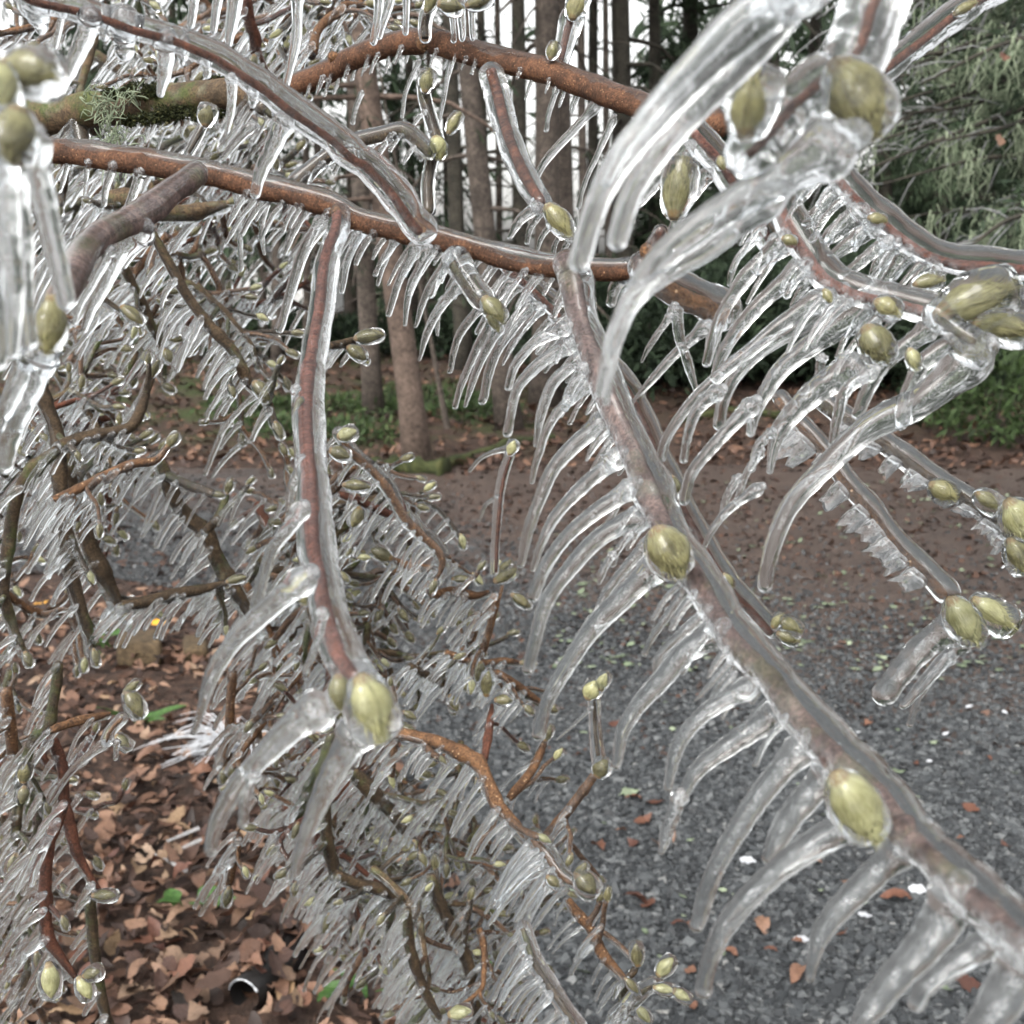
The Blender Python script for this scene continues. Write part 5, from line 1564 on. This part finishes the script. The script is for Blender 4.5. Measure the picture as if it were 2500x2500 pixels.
mid('stem in the lower thicket just right of the thick icicles', c('U', 1745, 410, 1700, 540, 1640, 640, 1600, 760, 1560, 880), .8, (13, 11), 'olive', gap=26)
mid('stem dropping from the mossy fork low in the middle thicket', c('U', 1710, 770, 1712, 900, 1725, 1010, 1752, 1110, 1762, 1200, 1720, 1360), .78, (13, 12), 'olive', gap=26)
mid('thin brown twig low on the left side of the lower thicket', c('U', 1260, 960, 1235, 1060, 1215, 1140, 1198, 1225), .84, (10, 8), 'orange', gap=20)
mid('olive cross twig low in the thicket leading to a dark knot', c('U', 1760, 1150, 1860, 1190) + c('V', 250, 1215, 370, 1270, 475, 1290), .78, (13, 14), 'olive', gap=22)
mid('strong orange brown branch angling through the centre of the lower thicket', c('V', 250, 380, 330, 398, 450, 420, 600, 462, 700, 512, 790, 562, 840, 660, 900, 790, 970, 870, 1045, 955), (.74, .70), (13, 17), 'orange', gap=24, ln=(80, 170), w=(12, 20), shoots=4)
mid('bare brown spur rising right to a bud below the upright iced twig', c('V', 1135, 965, 1230, 850, 1330, 725, 1405, 620), (.70, .66), (13, 11), 'orange', gap=70, ln=(40, 90), shoots=1, buds=[c('V', 1435, 595)[0] + (-60, 46, 40, 8)])
branch('pale iced upright twig topped by two round buds over the gravel', c('V', 1425, 560, 1412, 480, 1402, 380, 1400, 280, 1396, 220), (.66, .66), (7, 6), (19, 16), 'olive', frost=1.0, buds=[c('V', 1385, 185)[0] + (-60, 48, 44, 6, True), c('V', 1440, 140)[0] + (-65, 44, 30, 8, True)],
       icicles=[I('V', 30, 16, 1375, 280, 1290, 360, 1200, 440)], **MID)
mid('iced twig leaving the fork toward a frost crowned bud over the gravel', c('V', 1080, 960, 1120, 1010, 1165, 1065, 1230, 1155, 1300, 1200), (.68, .66), (12, 10), 'orange', gap=11, ln=(120, 220), w=(14, 22), shoots=0, icek=2.0, buds=[c('V', 1350, 1190)[0] + (50, 66, 50, 12), c('V', 1330, 1130)[0] + (-60, 46, 24, 5), c('V', 1180, 1185)[0] + (40, 40, 26, 6)])
mid('lower orange twig running down right to a fork of pale buds near the bottom', c('V', 1260, 1280, 1310, 1350, 1380, 1430, 1440, 1560, 1520, 1650, 1565, 1700), (.68, .66), (10, 12), 'orange', gap=34, ln=(60, 120), shoots=3)
mid('short curved twig with a tall bud right of the fork near the bottom', c('V', 1560, 1700, 1600, 1660, 1625, 1620), (.66, .66), (9, 8), 'olive', gap=60, ln=(30, 60), shoots=0, buds=[c('V', 1622, 1570)[0] + (-95, 56, 28, 9)])
mid('iced twig curving right to pale buds at the bottom over gravel', c('V', 1500, 1900, 1580, 1830, 1650, 1760, 1720, 1720), (.66, .65), (9, 9), 'olive', gap=26, ln=(50, 110), shoots=0, icek=2.2, buds=[c('V', 1770, 1635)[0] + (-50, 56, 36, 8, True), c('V', 1760, 1750)[0] + (10, 52, 24, 8, True), c('V', 1850, 1780)[0] + (30, 50, 26, 8, True)])
mid('dark stub below the fork going straight down near the bottom', c('V', 1560, 1690, 1555, 1780, 1565, 1870, 1560, 1980), .67, (11, 9), 'olive', gap=40, ln=(60, 120), buds=[c('V', 1650, 1880)[0] + (50, 50, 26, 8, True)])
mid('orange brown shoot rising behind the strong branch to the tip of a long icicle', c('V', 950, 755, 1040, 645, 1100, 545, 1140, 445), .74, (11, 10), 'orange', gap=30, ln=(60, 130))
mid('upright dark shoot topped by a pointed olive bud in the lower thicket', c('V', 820, 560, 842, 420, 862, 262), .73, (10, 9), 'dark_twig', gap=30, ln=(60, 130), shoots=1, buds=[c('V', 838, 150)[0] + (-85, 64, 30, 6), c('V', 920, 235)[0] + (0, 44, 26, 5)])
mid('lichen spotted stem slanting down right in the middle of the lower thicket', c('V', 130, 600, 200, 680, 290, 770, 370, 860, 450, 970), .82, (15, 16), 'olive', gap=22, ln=(80, 160))
mid('olive stem descending toward the bottom in the middle of the thicket', c('V', 540, 1150, 590, 1300, 650, 1420, 720, 1560, 760, 1700, 785, 1860, 780, 1980), .78, (13, 13), 'olive', gap=22, ln=(80, 160))
mid('rust brown stem dropping from the dark knot to a pale bud at the bottom', c('V', 420, 1330, 430, 1500, 470, 1650, 530, 1790, 585, 1890), .72, (11, 11), 'olive', gap=28, ln=(60, 130), buds=[c('V', 690, 1875)[0] + (-10, 56, 36, 7, True)])
mid('thick grey ice sleeved twig at the bottom middle slanting down right', c('V', 1025, 1440, 1080, 1600, 1160, 1730, 1240, 1850, 1310, 1960), (.64, .60), (8, 9), 'olive', gap=22, ln=(100, 180), w=(16, 24), shoots=0, icek=2.6)
mid('purple brown twig curving down beside the hanging twig to a knotted fork', c('E', 60, 560, 130, 660, 220, 735, 300, 820, 350, 900, 400, 985, 480, 1075, 570, 1155, 602, 1230, 565, 1320), (.72, .74), (9, 12), 'orange', gap=30, ln=(60, 130), icek=1.9, buds=[c('E', 60, 660)[0] + (20, 50, 34, 7), c('E', 100, 560)[0] + (-20, 46, 36, 7, True), c('E', 150, 830)[0] + (5, 70, 28, 6)])
mid('dark twig joining the knotted fork from the left', c('E', 60, 870, 150, 900, 230, 935, 320, 975, 395, 992), .73, (9, 8), 'dark_twig', gap=32, ln=(60, 140), shoots=1, buds=[c('E', 150, 990)[0] + (110, 52, 34, 5)])
mid('olive budded spur pointing left from the knotted fork', c('E', 575, 1262, 480, 1250, 400, 1238, 330, 1208), .74, (8, 8), 'orange', gap=24, ln=(60, 140), shoots=0, buds=[c('E', 285, 1185)[0] + (205, 56, 34, 6)])
mid('orange twig running right from the knotted fork to a bunch of olive buds', c('E', 550, 1330, 560, 1395, 640, 1380, 720, 1395, 780, 1405, 840, 1385), .74, (10, 10), 'orange', gap=26, ln=(50, 110), shoots=1, buds=[c('E', 930, 1300)[0] + (-30, 64, 34, 6), c('E', 1010, 1430)[0] + (35, 58, 24, 6), c('E', 930, 1255)[0] + (-50, 44, 22, 5), c('E', 700, 1320)[0] + (5, 50, 18, 4)])
branch('lone thin upright twig with a pale round tip over the road', c('E', 880, 1280, 884, 1150, 895, 1000, 910, 850, 935, 740, 962, 665), (.74, .74), (6, 5), (11, 13), 'dark_twig', off=(-3, 0), frost=0.8,
       icicles=[I('E', 44, 18, 940, 635, 880, 648, 800, 685, 745, 748), I('E', 26, 16, 890, 890, 830, 925, 793, 1015)], buds=[c('E', 966, 632)[0] + (-70, 36, 26, 6, True)], **MID)
mid('orange twig descending below the bunch of olive buds', c('E', 890, 1400, 868, 1500, 845, 1600, 815, 1690, 800, 1760), .75, (9, 9), 'orange', gap=26, ln=(50, 120), shoots=2)
mid('short red brown twig left of the orange descending twig', c('E', 800, 1490, 770, 1590, 745, 1680, 735, 1740), .77, (9, 8), 'orange', gap=22, ln=(60, 130))
mid('dark olive twig crossing level above the upright bud in the lower thicket', c('E', 430, 1775, 530, 1825, 610, 1870, 640, 1930), .76, (9, 9), 'olive', gap=20, ln=(60, 140))
mid('orange brown twig running right past the tip of the long icicles', c('E', 620, 1700, 720, 1740, 820, 1755, 920, 1745, 1010, 1755), .76, (8, 8), 'orange', gap=20, ln=(60, 130))
mid('red brown twig passing behind the long icicle down to the gravel', c('E', 880, 1800, 960, 1850) + c('V', 1010, 170, 1080, 220, 1130, 250), .76, (9, 9), 'orange', gap=20, ln=(60, 130))
mid('budded twig just right of the hanging russet twig near its top', c('B', 10, 1810, 60, 1800, 120, 1785, 170, 1780), .55, (9, 10), 'olive', gap=26, ln=(50, 100), w=(11, 15), shoots=1, buds=[c('B', 215, 1765)[0] + (-8, 76, 36, 5), c('B', 150, 1850)[0] + (35, 56, 34, 5)])
mid('brown twig in the upper thicket above the diagonal twig', c('A', 1290, -20, 1300, 60, 1320, 140, 1345, 220, 1330, 300), .72, (14, 12), 'dark_twig', gap=26, ln=(50, 100))
mid('brown twig arching at the top left of the sky gap', c('A', 1640, 280, 1660, 170, 1730, 90, 1790, 60) + c('B', 90, 30, 200, 20), .7, (11, 10), 'orange', gap=18, ln=(50, 110), w=(14, 20))
branch('long thin icicle cluster hanging from the top edge above the brown arch', c('A', 1180, -60, 1280, -50, 1420, -60, 1560, -60), (.5, .5), (8, 8), (16, 16), 'olive',
       icicles=[I('A', 90, 60, 1240, -40, 1220, 80, 1200, 230), I('A', 70, 44, 1560, -40, 1550, 200, 1500, 440), I('A', 60, 40, 1020, -40, 1010, 60, 1000, 130), I('A', 60, 40, 1150, -40, 1130, 80, 1120, 160)], **MID)
branch('row of icicles hanging from the top edge left of the bright sky', c('B', 180, -70, 300, -60, 480, -60, 760, -60), (.5, .5), (8, 8), (16, 16), 'olive',
       icicles=[I('B', 70, 40, 270, -40, 262, 100, 240, 220), I('B', 60, 36, 340, -40, 300, 90, 270, 190), I('B', 50, 32, 410, -40, 412, 80, 408, 170), I('B', 70, 40, 690, -40, 700, 90, 705, 200), I('B', 50, 30, 745, -40, 758, 100, 760, 200), I('B', 44, 30, 640, 20, 655, 120, 660, 210)],
       buds=[c('B', 640, 30)[0] + (10, 60, 40, 8), c('B', 790, 10)[0] + (-20, 70, 34, 8)], **MID)
branch('iced shoot with a bud standing between the mossy limb and brown branch', c('A', 990, 800, 1030, 730, 1060, 670), (.55, .55), (6, 6), (13, 13), 'olive', buds=[c('A', 1085, 610)[0] + (-80, 50, 40, 9)], icicles=[I('A', 60, 30, 1320, 660, 1240, 740, 1170, 830)], **MID)

# moss and beard lichen on the thick mossy limb (both grow on it, each tuft of its own)
for k in range(18):
    px, py = c('A', rng.uniform(500, 1350), 0)[0][0], 0
    f = (px - 60) / 600
    py = 285 - f * 60 + rng.choice([-34, -28, 26, 34])
    d = .62 - f * .03
    acc = Acc()
    cpt = P(px, py, d)
    nrm = 160
    dv = rng.normal(0, 1, (nrm, 3)); dv /= np.linalg.norm(dv, axis=1)[:, None]
    cc = cpt + dv * rng.random(nrm)[:, None] ** .5 * np.array([.006, .004, .0035]) * rng.uniform(.5, 1.2)
    foliage_into(acc, cc, dv, 0.0022, rng.random(nrm) * 0.7, (0.12, 0.25))
    o = obj('moss_tuft', acc, M['moss'], None, cpt)
    tag(o, 'tuft of dark green moss growing on the thick mossy limb', 'moss', 'moss tufts on the mossy limb')
for (px, py, n_) in [(262, 275, 40), (280, 330, 40), (310, 225, 25), (240, 240, 25), (300, 380, 18)]:
    acc = Acc()
    for k in range(n_):
        o_ = P(px + rng.normal(0, 16), py + rng.normal(0, 14), .6)
        e = o_ + rng.normal(0, .004, 3) + [0, 0, -abs(rng.normal(.003, .004))]
        V, Q, T, _, _ = tube(spline([o_, (o_ + e) / 2 + rng.normal(0, .002, 3), e], 5), np.full(5, .00028), 4)
        acc.add(V, Q, T, tone=rng.uniform(.5, 1))
    o = obj('lichen_tuft', acc, M['lichen'], None, P(px, py, .6))
    tag(o, 'pale tuft of beard lichen clinging to the thick mossy limb', 'lichen', 'lichen tufts on the mossy limb')

# ------------------------------------------------------------------ the tangle behind
MATS = ['olive', 'olive', 'mossy', 'orange', 'dark_twig']
WORD = {'olive': 'olive brown', 'orange': 'orange brown', 'dark_twig': 'dark brown', 'mossy': 'mossy grey brown'}
def thicket(n, box, dr, lr, label, group, test=lambda x, y: True, angs=((35, 125), (-25, 50), (100, 160)), rp=(7, 12), lens=(45, 150), gap=34, nshoots=9):
    k = tries = 0
    while k < n and tries < n * 30:
        tries += 1
        px, py = rng.uniform(box[0], box[2]), rng.uniform(box[1], box[3])
        ar = angs[rng.integers(0, len(angs))]
        L, an = rng.uniform(*lr), rng.uniform(*ar)
        ex, ey = px + L * math.cos(math.radians(an)), py + L * math.sin(math.radians(an))
        if not (test(px, py) and test(ex, ey) and test((px + ex) / 2, (py + ey) / 2)): continue
        mt = MATS[rng.integers(0, 5)]
        shrub_branch('thin ' + WORD[mt] + ' iced branch ' + where((px + ex) / 2, (py + ey) / 2, mt), group, px, py, rng.uniform(*dr), L, an, rng.uniform(*rp), mt, lens, gap, nshoots=nshoots)
        k += 1
thicket(17, (-60, -120, 700, 330), (.72, 1.3), (260, 480), 'in the bright tangle behind the mossy limb', 'iced branches behind the mossy limb', test=lambda x, y: x < 900 and y < 640)
thicket(22, (-60, 330, 620, 820), (.8, 1.3), (260, 460), 'in the tangle left of the hanging russet twig', 'iced branches left of the hanging twig', test=lambda x, y: x < 740 and y < 1060)
thicket(15, (-60, 900, 420, 1400), (.8, 1.15), (220, 400), 'among the stout stems at the left edge', 'iced branches among the left stems', test=lambda x, y: x < 520 and not (430 < x and 1150 < y < 1440) and not (280 < x < 620 and 1340 < y < 1620) and not (50 < x < 280 and 1340 < y < 1500) and y < 1760)
thicket(11, (-120, 1560, 110, 2300), (.68, 1.0), (240, 420), 'hanging over the litter in the lower left corner', 'iced branches in the lower left corner', test=lambda x, y: x < 190, angs=((55, 115),))
thicket(17, (600, 1180, 1000, 1640), (.84, 1.15), (220, 400), 'in the thicket below the hanging bud', 'iced branches below the hanging bud', test=lambda x, y: 560 < x < 980 + (y - 1220) * .35)
thicket(26, (560, 1780, 1200, 2330), (.8, 1.1), (240, 440), 'in the dense thicket at the bottom middle', 'iced branches in the bottom thicket', angs=((20, 100), (-10, 50), (70, 140)), test=lambda x, y: 580 + max(0, 2050 - y) * .25 < x < 1130 + (y - 1820) * .36 and not (500 < x < 860 and y > 2180), lens=(50, 150))
thicket(3, (850, 1030, 980, 1180), (.78, .9), (150, 230), 'about the knotted fork over the road', 'iced branches about the knotted fork', test=lambda x, y: x < 1180)
thicket(4, (680, -100, 900, 0), (.75, .95), (150, 240), 'at the top edge left of the sky gap', 'iced branches at the top edge', angs=((40, 120),))
